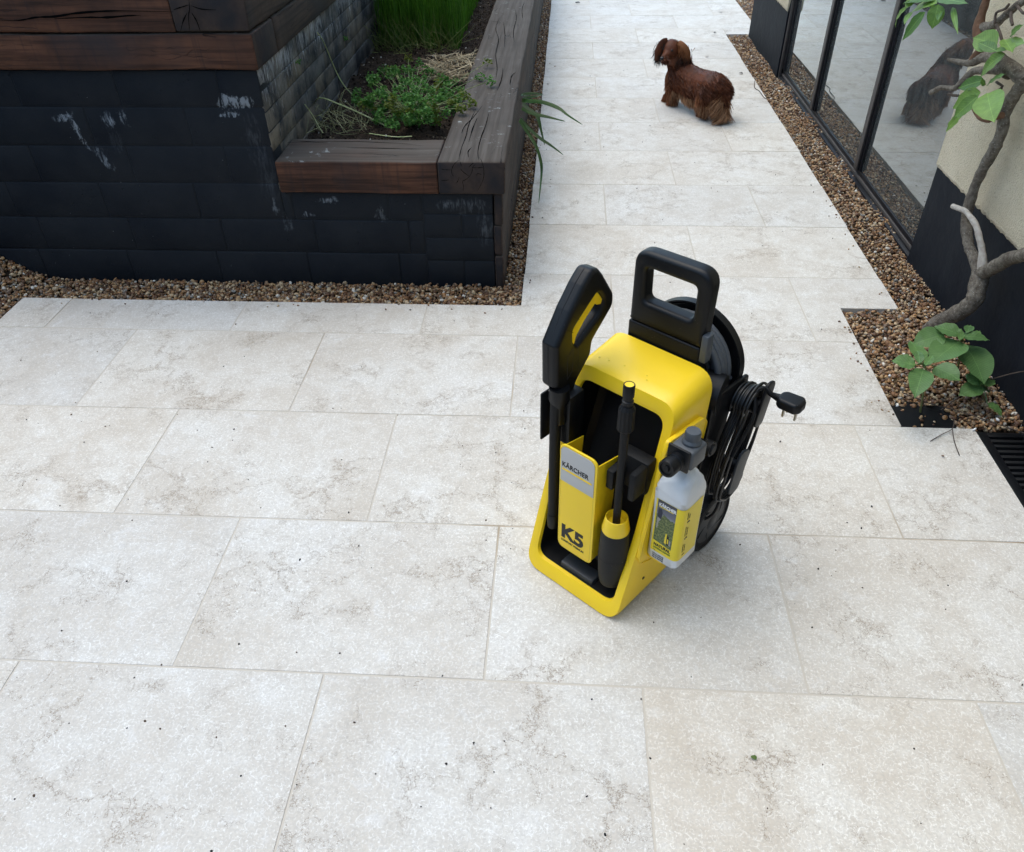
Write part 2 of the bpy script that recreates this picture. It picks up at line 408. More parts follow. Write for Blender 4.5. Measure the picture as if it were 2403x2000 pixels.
def mat_glass():
    s = NT('window_glass'); s.n.remove(s.b)
    g = s.new('ShaderNodeBsdfGlossy'); g.inputs['Roughness'].default_value = .012; g.inputs['Color'].default_value = (.93,.97,.97,1)
    t = s.new('ShaderNodeBsdfTransparent'); t.inputs[0].default_value = (.80,.86,.85,1)
    df = s.new('ShaderNodeBsdfDiffuse'); df.inputs[0].default_value = (.36,.39,.38,1)
    fr = s.new('ShaderNodeFresnel'); fr.inputs[0].default_value = 1.52
    f2 = s.math('MULTIPLY', fr.outputs[0], 2.3, clamp=True)
    dust = s.math('MULTIPLY', s.rng(s.noise(s.mapping(s.pos(), (30, 30, 8)), 1, 5, .65), .3, .75, .10, .25), 1)
    m0 = s.new('ShaderNodeMixShader'); s.lk(dust, m0.inputs[0]); s.lk(t.outputs[0], m0.inputs[1]); s.lk(df.outputs[0], m0.inputs[2])
    m = s.new('ShaderNodeMixShader'); s.lk(f2, m.inputs[0]); s.lk(m0.outputs[0], m.inputs[1]); s.lk(g.outputs[0], m.inputs[2])
    s.lk(m.outputs[0], s.out.inputs[0]); return s.m

STONE = mat_stone()
GROUT = mat_noise('joint_mortar', (.33,.26,.18), (.52,.47,.40), .9, .9, .4, .002, .15, lo=.34, hi=.46)
SOIL = mat_noise('soil', (.012,.008,.006), (.045,.032,.022), 45, .95, 1, .01, .15)
EARTH = mat_noise('earth', (.03,.02,.013), (.06,.042,.028), 20, .95, .8, .01, .15)
PAINT = mat_black_paint(); BLOCK = mat_weathered_block(); RENDER = mat_render()
WOODX = mat_wood('timber_lengthwise', axis=0); WOODY = mat_wood('timber_sideways', (.070,.044,.032), (.036,.027,.022), axis=1)
ENDG = mat_endgrain(); GRAVEL = mat_gravel(); GLASS = mat_glass()
FRAME = mat_plastic('frame_paint', (.010,.010,.012), .42, .1, 0, .25)
FRAMEG = mat_plastic('frame_face_paint', (.075,.066,.060), .5, .1, 0, .25)
CRACK = NT('crack_dark').done((.004,.004,.004), 1, 0)
ROOM = mat_noise('room_surface', (.05,.05,.05), (.08,.078,.072), 3, .8)
YEL = mat_plastic('yellow_plastic', (.93,.625,.014), .36, .22, .15)
BLK = mat_plastic('black_plastic', (.0040,.0044,.0055), .40, .3, .4, .28)
BLK2 = mat_plastic('soft_black_plastic', (.0065,.0068,.0076), .55, .4, .6, .22)
GREY = mat_plastic('grey_plastic', (.062,.070,.080), .45, .2)
DGREY = mat_plastic('dark_grey_plastic', (.022,.027,.033), .45, .2, .3)
HOSE = mat_plastic('grey_hose', (.075,.082,.092), .5, .25)
SILV = mat_plastic('silver_badge', (.46,.45,.43), .38, .05, spec=.6)
INK = NT('black_print').done((.008,.008,.010), .5, .4)
WHT = NT('white_print').done((.75,.75,.75), .5, .4)
BRASS = mat_noise('plug_pin_metal', (.42,.41,.38), (.5,.48,.44), 60, .3, metal=1.0)

CABLE = mat_plastic('cable_sheath', (.0055,.0058,.0065), .30, .1, 0, .5)
# ================================================================== SETTING
def struct(o): o['kind'] = 'structure'; return o
GX0, GX1, GY0, GY1 = -40, 40, -40, 40
ground = struct(mk('ground', [(GX0,GY0,-.06),(GX1,GY0,-.06),(GX1,GY1,-.06),(GX0,GY1,-.06)], [(0,1,2,3)], EARTH))

PL, PR, NX, FY, NY, WY = -.155, 1.345, 1.1175, 2.787, 2.81, 7.335
def inside(x, y):
    if -2.25 < x < 1.345 and -2.4 < y < 2.058: return True
    if -2.25 < x < NX and 2.0 < y < FY: return True
    if PL < x < (PR if y > NY else NX) and FY-.01 < y < WY+.01: return True
    if PL < x < 1.64 and WY < y < 12: return True
    return False
XC = [-2.25, PL, NX, PR, 1.64]; YC = [2.058, FY, NY, WY]
bm = bmesh.new()
for (a, b, c, d) in ((-2.247, 1.342, -2.4, 2.0), (-2.247, NX-.003, 2.0, FY-.003), (PL+.003, NX-.003, FY-.003, NY), (PL+.003, PR-.003, NY, WY+.003), (PL+.003, 1.637, WY+.003, 12)):
    add_box(bm, a, b, c, d, -.058, -.0011)
paving = struct(bmk('paving', bm, GROUT))
Y0 = 8.058
for k in range(-8, 21):
    y1 = Y0-.5*k; y0 = y1-.5
    off = .595 if k % 2 else .215
    for j in range(-5, 4):
        x0 = off+.75*j; x1 = x0+.75
        if x1 < -2.25 or x0 > 1.64: continue
        gx0, gx1, gy0, gy1 = x0+.0025, x1-.0025, y0+.0025, y1-.0025
        xs = sorted({gx0, gx1, *[c for c in XC if gx0+.01 < c < gx1-.01]}); ys = sorted({gy0, gy1, *[c for c in YC if gy0+.002 < c < gy1-.002]})
        bm = bmesh.new(); fs = []
        cx, cy = (x0+x1)/2, (y0+y1)/2
        for a, b in zip(xs, xs[1:]):
            for c, d in zip(ys, ys[1:]):
                if inside((a+b)/2, (c+d)/2):
                    fs.append(bm.faces.new([bm.verts.new((p-cx, q-cy, 0)) for p, q in ((a,c),(b,c),(b,d),(a,d))]))
        if not fs or sum(f.calc_area() for f in fs) < .006: bm.free(); continue
        bmesh.ops.remove_doubles(bm, verts=bm.verts[:], dist=1e-4)
        if len(bm.faces) > 1: bmesh.ops.dissolve_faces(bm, faces=bm.faces[:])
        bmesh.ops.dissolve_limit(bm, angle_limit=.01, verts=bm.verts[:], edges=bm.edges[:])
        top = bm.faces[:]
        ex = bmesh.ops.extrude_face_region(bm, geom=top)
        for g in ex['geom']:
            if isinstance(g, bmesh.types.BMVert): g.co.z -= .028
        bmesh.ops.recalc_face_normals(bm, faces=bm.faces[:])
        bm.edges.ensure_lookup_table()
        te = [e for e in bm.edges if all(v.co.z > -.001 for v in e.verts)]
        # slightly worn, wandering edges
        bmesh.ops.bevel(bm, geom=te, offset=.0008, segments=1, affect='EDGES')
        o = bmk('paving_slab', bm, STONE, paving, loc=(cx, cy, random.uniform(-.0006, .0006)))

# ---------------------------------------------------------------- gravel
PHI = (1+5**.5)/2
ICO = np.array([(-1,PHI,0),(1,PHI,0),(-1,-PHI,0),(1,-PHI,0),(0,-1,PHI),(0,1,PHI),(0,-1,-PHI),(0,1,-PHI),(PHI,0,-1),(PHI,0,1),(-PHI,0,-1),(-PHI,0,1)])
ICO /= np.linalg.norm(ICO[0])
ICOF = np.array([(0,11,5),(0,5,1),(0,1,7),(0,7,10),(0,10,11),(1,5,9),(5,11,4),(11,10,2),(10,7,6),(7,1,8),(3,9,4),(3,4,2),(3,2,6),(3,6,8),(3,8,9),(4,9,5),(2,4,11),(6,2,10),(8,6,7),(9,8,1)])
def subdiv(Vb, Fb):
    Vl = [tuple(v) for v in Vb]; mid = {}; out = []
    def m(a, b):
        k = (min(a,b), max(a,b))
        if k not in mid:
            p = np.array(Vl[a])+np.array(Vl[b]); p /= np.linalg.norm(p); Vl.append(tuple(p)); mid[k] = len(Vl)-1
        return mid[k]
    for a, b, c in Fb:
        ab, bc, ca = m(a,b), m(b,c), m(c,a); out += [(a,ab,ca),(b,bc,ab),(c,ca,bc),(ab,bc,ca)]
    return np.array(Vl), np.array(out)
ICO2 = subdiv(ICO, ICOF)
def rotmats(n, flat=True):
    q = rng.normal(size=(n, 4)); 
    if flat: q[:, 1:3] *= .35
    q /= np.linalg.norm(q, axis=1)[:, None]; w, x, y, z = q.T
    return np.stack([1-2*(y*y+z*z), 2*(x*y-z*w), 2*(x*z+y*w), 2*(x*y+z*w), 1-2*(x*x+z*z), 2*(y*z-x*w), 2*(x*z-y*w), 2*(y*z+x*w), 1-2*(x*x+y*y)], 1).reshape(n, 3, 3)
def fast_mesh(name, V, F, mat, parent=None, smooth=True):
    me = bpy.data.meshes.new(name); nf, k = F.shape
    me.vertices.add(len(V)); me.vertices.foreach_set('co', V.astype(np.float32).ravel())
    me.loops.add(nf*k); me.loops.foreach_set('vertex_index', F.astype(np.int32).ravel())
    me.polygons.add(nf); me.polygons.foreach_set('loop_start', np.arange(0, nf*k, k, dtype=np.int32))
    me.polygons.foreach_set('use_smooth', np.full(nf, smooth)); me.materials.append(mat)
    me.update(calc_edges=True); me.validate(); return link(name, me, parent)
def pebbles(name, P, size, mat, base=(ICO, ICOF), flat=.62, parent=None):
    n = len(P); Vb, Fb = base; nv = len(Vb)
    s = size[:, None]*np.stack([rng.uniform(.8, 1.35, n), rng.uniform(.7, 1.0, n), rng.uniform(flat-.15, flat+.2, n)], 1)
    V = Vb[None]*(1+rng.normal(0, .10, (n, nv, 1)))
    V = np.einsum('nij,nvj->nvi', rotmats(n), V*s[:, None])+P[:, None]
    F = Fb[None]+(np.arange(n)*nv)[:, None, None]
    return fast_mesh(name, V.reshape(-1, 3), F.reshape(-1, 3), mat, parent)
def hleft(x, y):
    a = np.clip((-2.17-x)/.26, 0, 1.6); return .13*a**1.6*np.clip((y-2.45)/.5, 0, 1)
regs = []
def region(x0, x1, y0, y1, dens, hf, base, smin=.0045, smax=.0095):
    n = int((x1-x0)*(y1-y0)*dens); x = rng.uniform(x0, x1, n); y = rng.uniform(y0, y1, n)
    z = -.018+hf(x, y)+rng.uniform(-.014, .006, n)
    regs.append((np.stack([x, y, z], 1), rng.uniform(smin, smax, n)*rng.choice([.8, 1, 1.25], n, p=[.4, .45, .15]), base))
LO, HI = (ICO, ICOF), ICO2
region(-2.62, PL-.004, FY+.005, 2.962, 17000, lambda x, y: hleft(x, y)+.010*(y-2.79)/.17, HI)
region(-2.62, -2.256, 2.3, FY+.005, 15000, lambda x, y: hleft(x, y), HI)
region(-.236, PL-.004, 2.962, 5.2, 15000, lambda x, y: 0*x, LO)
region(-.236, PL-.004, 5.2, 9.5, 11000, lambda x, y: 0*x, LO, .006, .0105)
region(PR+.004, 1.555, NY+.002, 5.2, 15000, lambda x, y: .012*(x-PR)/.2+.006*np.sin(y*9), LO)
region(PR+.004, 1.55, 5.2, WY-.004, 11000, lambda x, y: .012*(x-PR)/.2+.006*np.sin(y*9), LO, .006, .0105)
region(NX+.004, 1.54, 2.19, NY+.002, 16000, lambda x, y: .016*(x-NX)/.4, HI)
region(1.30, 1.54, 2.065, 2.19, 15000, lambda x, y: .012+0*x, HI)
region(NX+.004, 1.30, 2.065, 2.19, 1100, lambda x, y: .004+0*x, HI)
region(1.645, 1.85, WY, 9.5, 7000, lambda x, y: 0*x, LO, .008, .013)
sx, sy = [], []
for _ in range(60):
    e_ = random.choice(((-2.2, -.2, 2.77, 0, -1), (PR, PR, 2.9, 4.2, 1), (PL, PL, 2.9, 6.5, 2), (1.12, 1.12, 2.1, 2.78, 1)))
    dd = abs(random.gauss(0, .03))+.006
    if e_[4] == -1: sx.append(random.uniform(e_[0], e_[1])); sy.append(FY-dd)
    else: sx.append(e_[0]-dd if e_[4] == 1 else e_[0]+dd); sy.append(random.uniform(e_[2], e_[3]))
regs.append((np.stack([sx, sy, np.full(60, .0022)], 1), rng.uniform(.003, .0055, 60), HI))
P = np.concatenate([r[0] for r in regs if r[2] is HI]); S_ = np.concatenate([r[1] for r in regs if r[2] is HI])
g1 = tag(pebbles('gravel', P, S_, GRAVEL, HI), kind='stuff', label='brown and buff pea gravel bordering the paving and walls nearby', cat='gravel')
P = np.concatenate([r[0] for r in regs if r[2] is LO]); S_ = np.concatenate([r[1] for r in regs if r[2] is LO])
g2 = tag(pebbles('gravel', P, S_, GRAVEL, LO), kind='stuff', label='narrow strips of brown gravel either side of the pale path', cat='gravel')
# gravel bed under the loose stones
def bedmesh(x0, x1, y0, y1, nx, ny, hf):
    V = [(x0+(x1-x0)*i/nx, y0+(y1-y0)*j/ny, float(-.030+hf(np.array(x0+(x1-x0)*i/nx), np.array(y0+(y1-y0)*j/ny)))) for j in range(ny+1) for i in range(nx+1)]
    F = [(j*(nx+1)+i, j*(nx+1)+i+1, (j+1)*(nx+1)+i+1, (j+1)*(nx+1)+i) for j in range(ny) for i in range(nx)]
    return V, F
Vb, Fb = [], []
for a in ((-3.2, PL-.001, FY+.001, 2.97, 60, 6, hleft), (-3.2, -2.252, 1.0, FY+.001, 30, 30, hleft), (-.25, PL-.001, 2.9705, 12, 1, 1, lambda x, y: 0*x),
          (PR+.001, 1.70, NY+.001, WY-.001, 1, 1, lambda x, y: 0*x), (NX+.001, 1.60, 2.06, NY+.0005, 1, 1, lambda x, y: .003+0*x), (1.642, 2.4, WY, 12, 1, 1, lambda x, y: 0*x)):
    V, F = bedmesh(*a); b0 = len(Vb); Vb += V; Fb += [tuple(i+b0 for i in f) for f in F]
struct(mk('gravel_bed', Vb, Fb, EARTH))

# ---------------------------------------------------------------- timbers
def sleeper(x0, x1, y0, y1, z0, z1, parent, axis=0, name='sleeper', amp=.0026, seed=0):
    L = (x1-x0, y1-y0, z1-z0); n = [max(2, min(90, int(l/.03))) for l in L]
    bm = bmesh.new(); add_box(bm, -L[0]/2, L[0]/2, -L[1]/2, L[1]/2, -L[2]/2, L[2]/2, .008, 3)
    # cut across the length so the faces can wander
    for ax in (axis,):
        for i in range(1, n[ax]):
            c = [0,0,0]; c[ax] = -L[ax]/2+L[ax]*i/n[ax]; nn = [0,0,0]; nn[ax] = 1
            bmesh.ops.bisect_plane(bm, geom=bm.verts[:]+bm.edges[:]+bm.faces[:], plane_co=c, plane_no=nn)
    for v in bm.verts:
        q = v.co*9+Vector((seed*3.1, seed*1.7, 0)); d = noise.noise_vector(q)*amp+noise.noise_vector(v.co*2.5+Vector((seed,0,0)))*amp*1.5
        d[axis] *= .3; v.co += d
    bmesh.ops.recalc_face_normals(bm, faces=bm.faces[:])
    me = bpy.data.meshes.new(name)
    for f in bm.faces:
        nn = f.normal; f.material_index = 1 if abs(nn[axis]) > .9 else 0; f.smooth = True
    bm.to_mesh(me); bm.free(); me.materials.append(WOODX if axis == 0 else WOODY); me.materials.append(ENDG)
    me.set_sharp_from_angle(angle=math.radians(45))
    return link(name, me, parent, ((x0+x1)/2, (y0+y1)/2, (z0+z1)/2))
def cracks(name, lines, frame, w, parent, lift=.0012):
    """dark drying splits laid as tapering slivers in a plane; lines in plane coords"""
    o0, ex, ey, ez = [Vector(q) for q in frame]; V, F = [], []
    for ln in lines:
        pts = smooth_path([(p[0], p[1], 0) for p in ln], 4); m = len(pts)
        for i, p in enumerate(pts):
            t = (pts[min(i+1, m-1)]-pts[max(i-1, 0)]).normalized(); nn = Vector((-t.y, t.x, 0))
            ww = w*(.15+.85*math.sin(PI*(i+.5)/m))*random.uniform(.5, 1.2)
            for s in (-1, 1):
                q = p+nn*s*ww/2; V.append(o0+ex*q.x+ey*q.y+ez*lift)
            if i: b = len(V)-4; F.append((b, b+1, b+3, b+2))
    return mk(name, V, F, CRACK, parent)

# ---------------------------------------------------------------- masonry blocks
YF = 2.965
_blockmesh = {}
def block(x0, x1, y0, y1, z0, z1, mat, parent, bev=.006, name='block', amp=.0018):
    bm = bmesh.new(); lx, ly, lz = x1-x0, y1-y0, z1-z0
    add_box(bm, -lx/2, lx/2, -ly/2, ly/2, -lz/2, lz/2, bev, 2)
    sd = Vector((x0*7, y0*5, z0*11))
    for v in bm.verts: v.co += noise.noise_vector(v.co*14+sd)*amp
    o = bmk(name, bm, mat, parent, True, ang=50); o.location = ((x0+x1)/2, (y0+y1)/2, (z0+z1)/2); return o
up = thing('raised_planter', 'tall black painted block planter with brown timber sleepers on top', 'planter', (-2.0, 3.2, 0), group='raised garden planters')
lo = thing('raised_planter', 'low black painted block planter with weathered sleepers holding herbs', 'planter', (-.7, 3.2, 0), group='raised garden planters')
UO, LOF = Vector((-2.0, 3.2, 0)), Vector((-.7, 3.2, 0))
def reparent(parent, off, objs):
    for o in objs: o.location = o.location-off
ub, lb = [], []
zs = [-.06, .135, .28, .43, .577, .722, .856]
random.seed(3)
for i in range(6):
    a, b = zs[i], zs[i+1]
    offx = [-1.841, -1.788, -1.86, -1.70, -1.815, -1.66][i]
    xj = [offx+.39*j for j in range(-5, 5)]
    lim = -1.115 if a > .42 else -.555
    for xa, xb in zip(xj, xj[1:]):
        xa, xb = max(xa, -3.4), min(xb, lim)
        if xb-xa < .03: continue
        zz = min(b, .399) if (a < .399 and xa > -1.12) else b
        tgt = ub if (xa+xb)/2 < -1.12 else lb
        if xa < -1.12 < xb and a > .25 and a < .43:       # notch under the low sleeper
            tgt.append(block(xa+.0012, -1.1212, YF, YF+.1, a+.0012, b-.0012, PAINT, up if tgt is ub else lo))
            lb.append(block(-1.1188, xb-.0012, YF, YF+.1, a+.0012, .399, PAINT, lo)); continue
        tgt.append(block(xa+.0012, xb-.0012, YF+random.uniform(-.0012, .0012), YF+.1, a+.0012, zz-.0012, PAINT, up if tgt is ub else lo))
for a, b in ((-.06,.105),(.105,.207),(.207,.31),(.31,.399)):
    xj = [-.5535, -.4, -.272] if a in (-.06, .207) else [-.5535, -.272]
    for xa, xb in zip(xj, xj[1:]):
        lb.append(block(xa+.001, xb-.001, YF, YF+.1, a+.001, b-.001, PAINT, lo))
reparent(up, UO, ub); reparent(lo, LOF, lb)
def core(name, x0, x1, y0, y1, z0, z1, mat, par, off):
    o = box(name, x0, x1, y0, y1, z0, z1, mat, par); o.location = -off; return o
core('wall_core', -3.4, -1.123, YF+.003, YF+.16, -.06, .852, PAINT, up, UO)
core('wall_core', -1.12, -.2785, YF+.003, YF+.16, -.06, .396, PAINT, lo, LOF)
# return wall of the tall planter: weathered bricks above the soil
XR = -1.115; rb = []
core('wall_core', XR-.16, XR-.0055, YF+.165, 8.6, .30, .852, BLOCK, up, UO)
zc = [.40, .478, .553, .628, .703, .778, .854]
for i in range(6):
    y = 2.967; first = True
    while y < 8.3:
        L = random.uniform(.30, .42) if not first else random.uniform(.12, .34); first = False
        rb.append(block(XR-.09, XR+random.uniform(-.0015, .0015), y+.0018, y+L-.0018, zc[i]+.0018, zc[i+1]-.0018, BLOCK, up, .0025, 'brick', .0016)); y += L
reparent(up, UO, rb)
# tall planter sleepers
us = [sleeper(-3.6, -1.10, 2.945, 3.192, .857, .979, up, 0, seed=1), sleeper(-1.358, -1.10, 3.196, 7.2, .857, .979, up, 1, seed=2),
      sleeper(-3.6, -1.3675, 2.943, 3.19, .985, 1.112, up, 0, seed=3), sleeper(-1.3645, -1.098, 2.940, 7.2, .985, 1.112, up, 1, seed=4)]


reparent(up, UO, us)
V, F = bedmesh(-3.5, -1.37, 3.18, 7.1, 12, 20, lambda x, y: 1.09+.02*np.sin(x*9+y*5)); so = mk('soil', V, F, SOIL, up); so.location = -UO
# low planter sleepers
ls = [sleeper(-1.113, -.4815, 2.943, 3.195, .402, .528, lo, 0, seed=7), sleeper(-.4785, -.220, 2.941, 6.2, .402, .530, lo, 1, seed=8), sleeper(-.4785, -.221, 6.203, 9.0, .402, .529, lo, 1, seed=9),
      sleeper(-.2705, -.236, 2.962, 9.0, -.055, .128, lo, 1, seed=10), sleeper(-.2705, -.237, 2.963, 9.0, .131, .262, lo, 1, seed=11), sleeper(-.2705, -.235, 2.962, 9.0, .265, .3985, lo, 1, seed=12)]
reparent(lo, LOF, ls)
core('wall_core', -.40, -.2715, YF+.165, 8.9, -.05, .396, EARTH, lo, LOF)
def px_lines(lines, fn, inv): return [[inv(fn(*p)) for p in ln] for ln in lines]
zz = lambda x, y: (1020+x*.22883, 350+y*.22883)
eg = [[(250,110),(205,150),(178,200),(176,250),(200,285)], [(455,80),(485,130),(503,205),(503,290),(472,370),(432,440)], [(262,200),(300,240),(358,282)], [(358,282),(382,235),(388,190),(412,160)],
      [(358,282),(310,318),(280,330)], [(283,330),(296,380),(292,430)], [(60,205),(110,212),(170,214)], [(66,322),(110,322),(150,315)], [(252,285),(236,330),(218,352)], [(262,130),(270,155),(272,178)], [(350,185),(385,152),(400,140)],
      [(390,190),(450,192),(495,188)], [(430,280),(440,250),(480,262)]]
inv = lambda p: (p.x, p.z)
o = cracks('crack', [[inv(aty(*zz(*p), 2.9395)) for p in ln] for ln in eg], ((0,2.9395,0),(1,0,0),(0,0,1),(0,-1,0)), .0022, lo, .0006); o.location = -LOF
z4 = lambda x, y: (600+x/3, y/3)
tl = [[(1430,1120),(1450,1040),(1480,960),(1500,880),(1550,770)], [(1570,1125),(1565,1060),(1590,960),(1620,880),(1640,800)], [(1500,1110),(1495,1070),(1520,1040)], [(1450,940),(1470,890),(1530,830),(1600,740)],
      [(1700,640),(1730,560),(1740,480)], [(1790,600),(1800,540),(1830,510)], [(1690,560),(1700,480),(1690,380),(1710,280),(1690,200),(1720,120)], [(1750,330),(1755,250),(1745,160)], [(1820,300),(1815,220),(1835,130),(1825,60)], [(1590,160),(1660,150),(1740,160)],
      [(1500,1000),(1530,900),(1560,830)], [(1880,130),(1875,70),(1890,20)]]
inv2 = lambda p: (p.x, p.y)
o = cracks('crack', [[inv2(atz(*z4(*p), .531)) for p in ln] for ln in tl], ((0,0,.5305),(1,0,0),(0,1,0),(0,0,1)), .0042, lo, .0012); o.location = -LOF
tl2 = [[(230,985),(420,1000),(700,998),(1000,1010),(1180,1030)], [(170,1010),(330,1000),(520,1010)], [(640,1040),(900,1045),(1150,1050)]]
o = cracks('crack', [[inv2(atz(*z4(*p), .529)) for p in ln] for ln in tl2], ((0,0,.5285),(1,0,0),(0,1,0),(0,0,1)), .004, lo, .0012); o.location = -LOF
z3 = lambda x, y: (x*.2002, y*.2002)
fl = [[(0,240),(220,240),(420,205),(640,195),(900,155),(1250,130),(1600,130),(2030,140)], [(640,220),(1000,205),(1250,205),(1500,185),(1650,180)]]
o = cracks('crack', [[inv(aty(*z3(*p), 2.941)) for p in ln] for ln in fl], ((0,2.9405,0),(1,0,0),(0,0,1),(0,-1,0)), .007, up, .0008); o.location = -UO
z33 = lambda x, y: (x/3, y/3)
st = [[(1330,0),(1335,60),(1328,120),(1335,215)], [(1220,70),(1280,50),(1330,35)], [(1345,40),(1420,65),(1520,70)], [(1350,90),(1385,150),(1410,218)], [(1318,90),(1290,150),(1272,222)]]
o = cracks('crack', [[inv(aty(*z33(*p), 2.9375)) for p in ln] for ln in st], ((0,2.9372,0),(1,0,0),(0,0,1),(0,-1,0)), .0045, up, .0006); o.location = -UO
# soil in the low planter
def soilz(x, y): return .468+.022*noise.noise(Vector((x*9, y*9, 0)))+.012*noise.noise(Vector((x*31, y*31, 2)))
nx, ny = 60, 240
V = [(-1.112+.63*i/nx, 3.19+5.3*j/ny, soilz(-1.112+.63*i/nx, 3.19+5.3*j/ny)) for j in range(ny+1) for i in range(nx+1)]
F = [(j*(nx+1)+i, j*(nx+1)+i+1, (j+1)*(nx+1)+i+1, (j+1)*(nx+1)+i) for j in range(ny) for i in range(nx)]
struct(mk('soil', V, F, SOIL, smooth=True))
n = 6000; x = rng.uniform(-1.10, -.49, n); y = 3.2+rng.uniform(0, 1, n)**1.3*3.6
Pn = np.array([(a, b, soilz(a, b)+random.uniform(-.002, .005)) for a, b in zip(x, y)])
SC = NT('soil_crumb'); ii = SC.island(); SC.done(SC.ramp(ii, [(0, (.014,.010,.007)), (.45, (.032,.023,.016)), (.75, (.06,.045,.03)), (.93, (.16,.13,.09)), (.985, (.5,.47,.42))], 'CONSTANT'), .95, .1)
tag(pebbles('soil_crumbs', Pn, rng.uniform(.002, .007, n), SC.m, LO), kind='stuff', label='dark crumbly soil and small stones inside the low planter', cat='soil')

# ---------------------------------------------------------------- house with glazed wall
house = thing('house', 'cream rendered house wall with black plinth and tall glazed doors', 'house', (1.7, 3, 0)); HO = Vector((1.7, 3, 0))
def hb(name, x0, x1, y0, y1, z0, z1, mat, par=None, bev=0, off=HO):
    o = box(name, x0, x1, y0, y1, z0, z1, mat, par or house, bev); o.location = -off if par is None else (0,0,0); return o
PLN = mat_noise('plinth_paint', (.0050,.0066,.0105), (.0098,.0122,.0160), 6, .7, .8, .004, .16)
for (a, b) in ((-2.5, 3.245), (6.10, 7.26)):
    hb('plinth', 1.517, 1.80, a, b, -.058, .418, PLN)
    # render coat with a ragged lower edge
    ny_, nz_ = int((b-a)/.012), 3
    V, F = [], []
    for j in range(ny_+1):
        yy = a+(b-a)*j/ny_; zr = .412+.006*noise.noise(Vector((yy*40, 0, 0)))+.004*noise.noise(Vector((yy*130, 3, 0)))
        for q in ((1.515, zr), (1.509, zr+.012), (1.509, 2.75), (1.79, 2.75)): V.append((q[0], yy, q[1]))
    for j in range(ny_):
        for k in range(3): F.append((j*4+k, (j+1)*4+k, (j+1)*4+k+1, j*4+k+1))
    F.append((0, 1, 2, 3)); F.append(tuple(ny_*4+k for k in range(4))[::-1])
    o = mk('render_coat', V, F, RENDER, house); o.location = -HO
hb('lintel', 1.52, 1.80, 3.248, 6.097, 2.16, 2.75, RENDER)
hb('roof_edge', 1.40, 1.9, -2.5, 7.35, 2.76, 2.90, FRAME)
hb('return_wall', 1.803, 2.1, 6.15, 7.25, -.05, 2.75, RENDER)
hb('room_floor', 1.66, 4.6, 3.2, 6.6, -.05, -.01, ROOM); hb('room_back', 4.603, 4.65, 3.2, 6.6, -.05, 2.7, ROOM)
hb('room_side', 1.803, 4.6, 3.15, 3.197, -.05, 2.7, ROOM); hb('room_side', 1.803, 4.6, 6.603, 6.65, -.05, 2.7, ROOM); hb('room_ceiling', 1.803, 4.6, 3.2, 6.6, 2.5, 2.55, ROOM)
win = bpy.data.objects.new('window', None); C.objects.link(win); win.parent = house; win.location = -HO
wf = lambda n, *a: hb(n, *a[:6], a[6], win, a[7] if len(a) > 7 else 0)
wf('sill', 1.526, 1.60, 3.2475, 6.0975, -.05, .002, FRAME, .002); wf('sill', 1.548, 1.63, 3.248, 6.097, .0045, .022, FRAMEG, .002)
wf('frame', 1.554, 1.64, 3.249, 6.096, .0235, .045, FRAME, .002); wf('frame', 1.55, 1.64, 3.2495, 6.0955, 2.10, 2.157, FRAME, .002)
wf('frame', 1.545, 1.645, 3.249, 3.285, .047, 2.098, FRAME, .002); wf('frame', 1.545, 1.645, 6.055, 6.096, .047, 2.098, FRAME, .002)
wf('frame', 1.528, 1.5435, 6.075, 6.0975, .004, 2.098, FRAMEG, .001)
for yc in (4.18, 5.17):
    wf('mullion', 1.541, 1.645, yc-.027, yc+.027, .047, 2.098, FRAME, .002)
    wf('mullion', 1.533, 1.5395, yc-.022, yc+.024, .047, 2.098, FRAMEG, .001)
for a, b in ((3.287, 4.151), (4.209, 5.141), (5.199, 6.053)):
    wf('pane', 1.560, 1.566, a, b, .047, 2.098, GLASS)
    wf('glazing_bead', 1.547, 1.5585, a, a+.012, .047, 2.098, FRAME); wf('glazing_bead', 1.547, 1.5585, b-.012, b, .047, 2.098, FRAME)

# ---------------------------------------------------------------- drain and black sheet
dr = thing('drain_channel', 'black slotted drain grate between the paving and the house wall', 'drain', (1.43, 1.5, 0)); DO = Vector((1.43, 1.5, 0))
o = box('channel', 1.352, 1.512, .9, 2.045, -.057, -.038, BLK, dr); o.location = -DO
for a, b in ((1.349, 1.378), (1.486, 1.513)): o = box('frame', a, b, .9, 2.045, -.037, -.003, BLK, dr, .002); o.location = -DO
o = box('frame', 1.3785, 1.4855, 2.022, 2.044, -.036, -.0035, BLK, dr, .002); o.location = -DO
me = None
for i in range(43):
    y = 2.004-.0255*i
    o = box('grate_bar', 1.3785, 1.4855, -.0065, .0065, -.028, -.0045, BLK2, dr, .002) if me is None else link('grate_bar', me, dr)
    me = o.data; o.location = Vector((0, y, 0))-DO
sh = [(NX+.006,2.063,-.016),(1.30,2.064,-.013),(1.335,2.12,-.008),(1.28,2.20,-.014),(1.17,2.215,-.012),(NX+.006,2.19,-.015)]
tag(mk('membrane_scrap', sh+[(p[0], p[1], p[2]-.003) for p in sh], [(0,1,2,3,4,5),(11,10,9,8,7,6)]+[(i, i+6, (i+1) % 6+6, (i+1) % 6) for i in range(6)], BLK), 'bare patch of black weed membrane showing through the gravel corner', 'weed membrane')

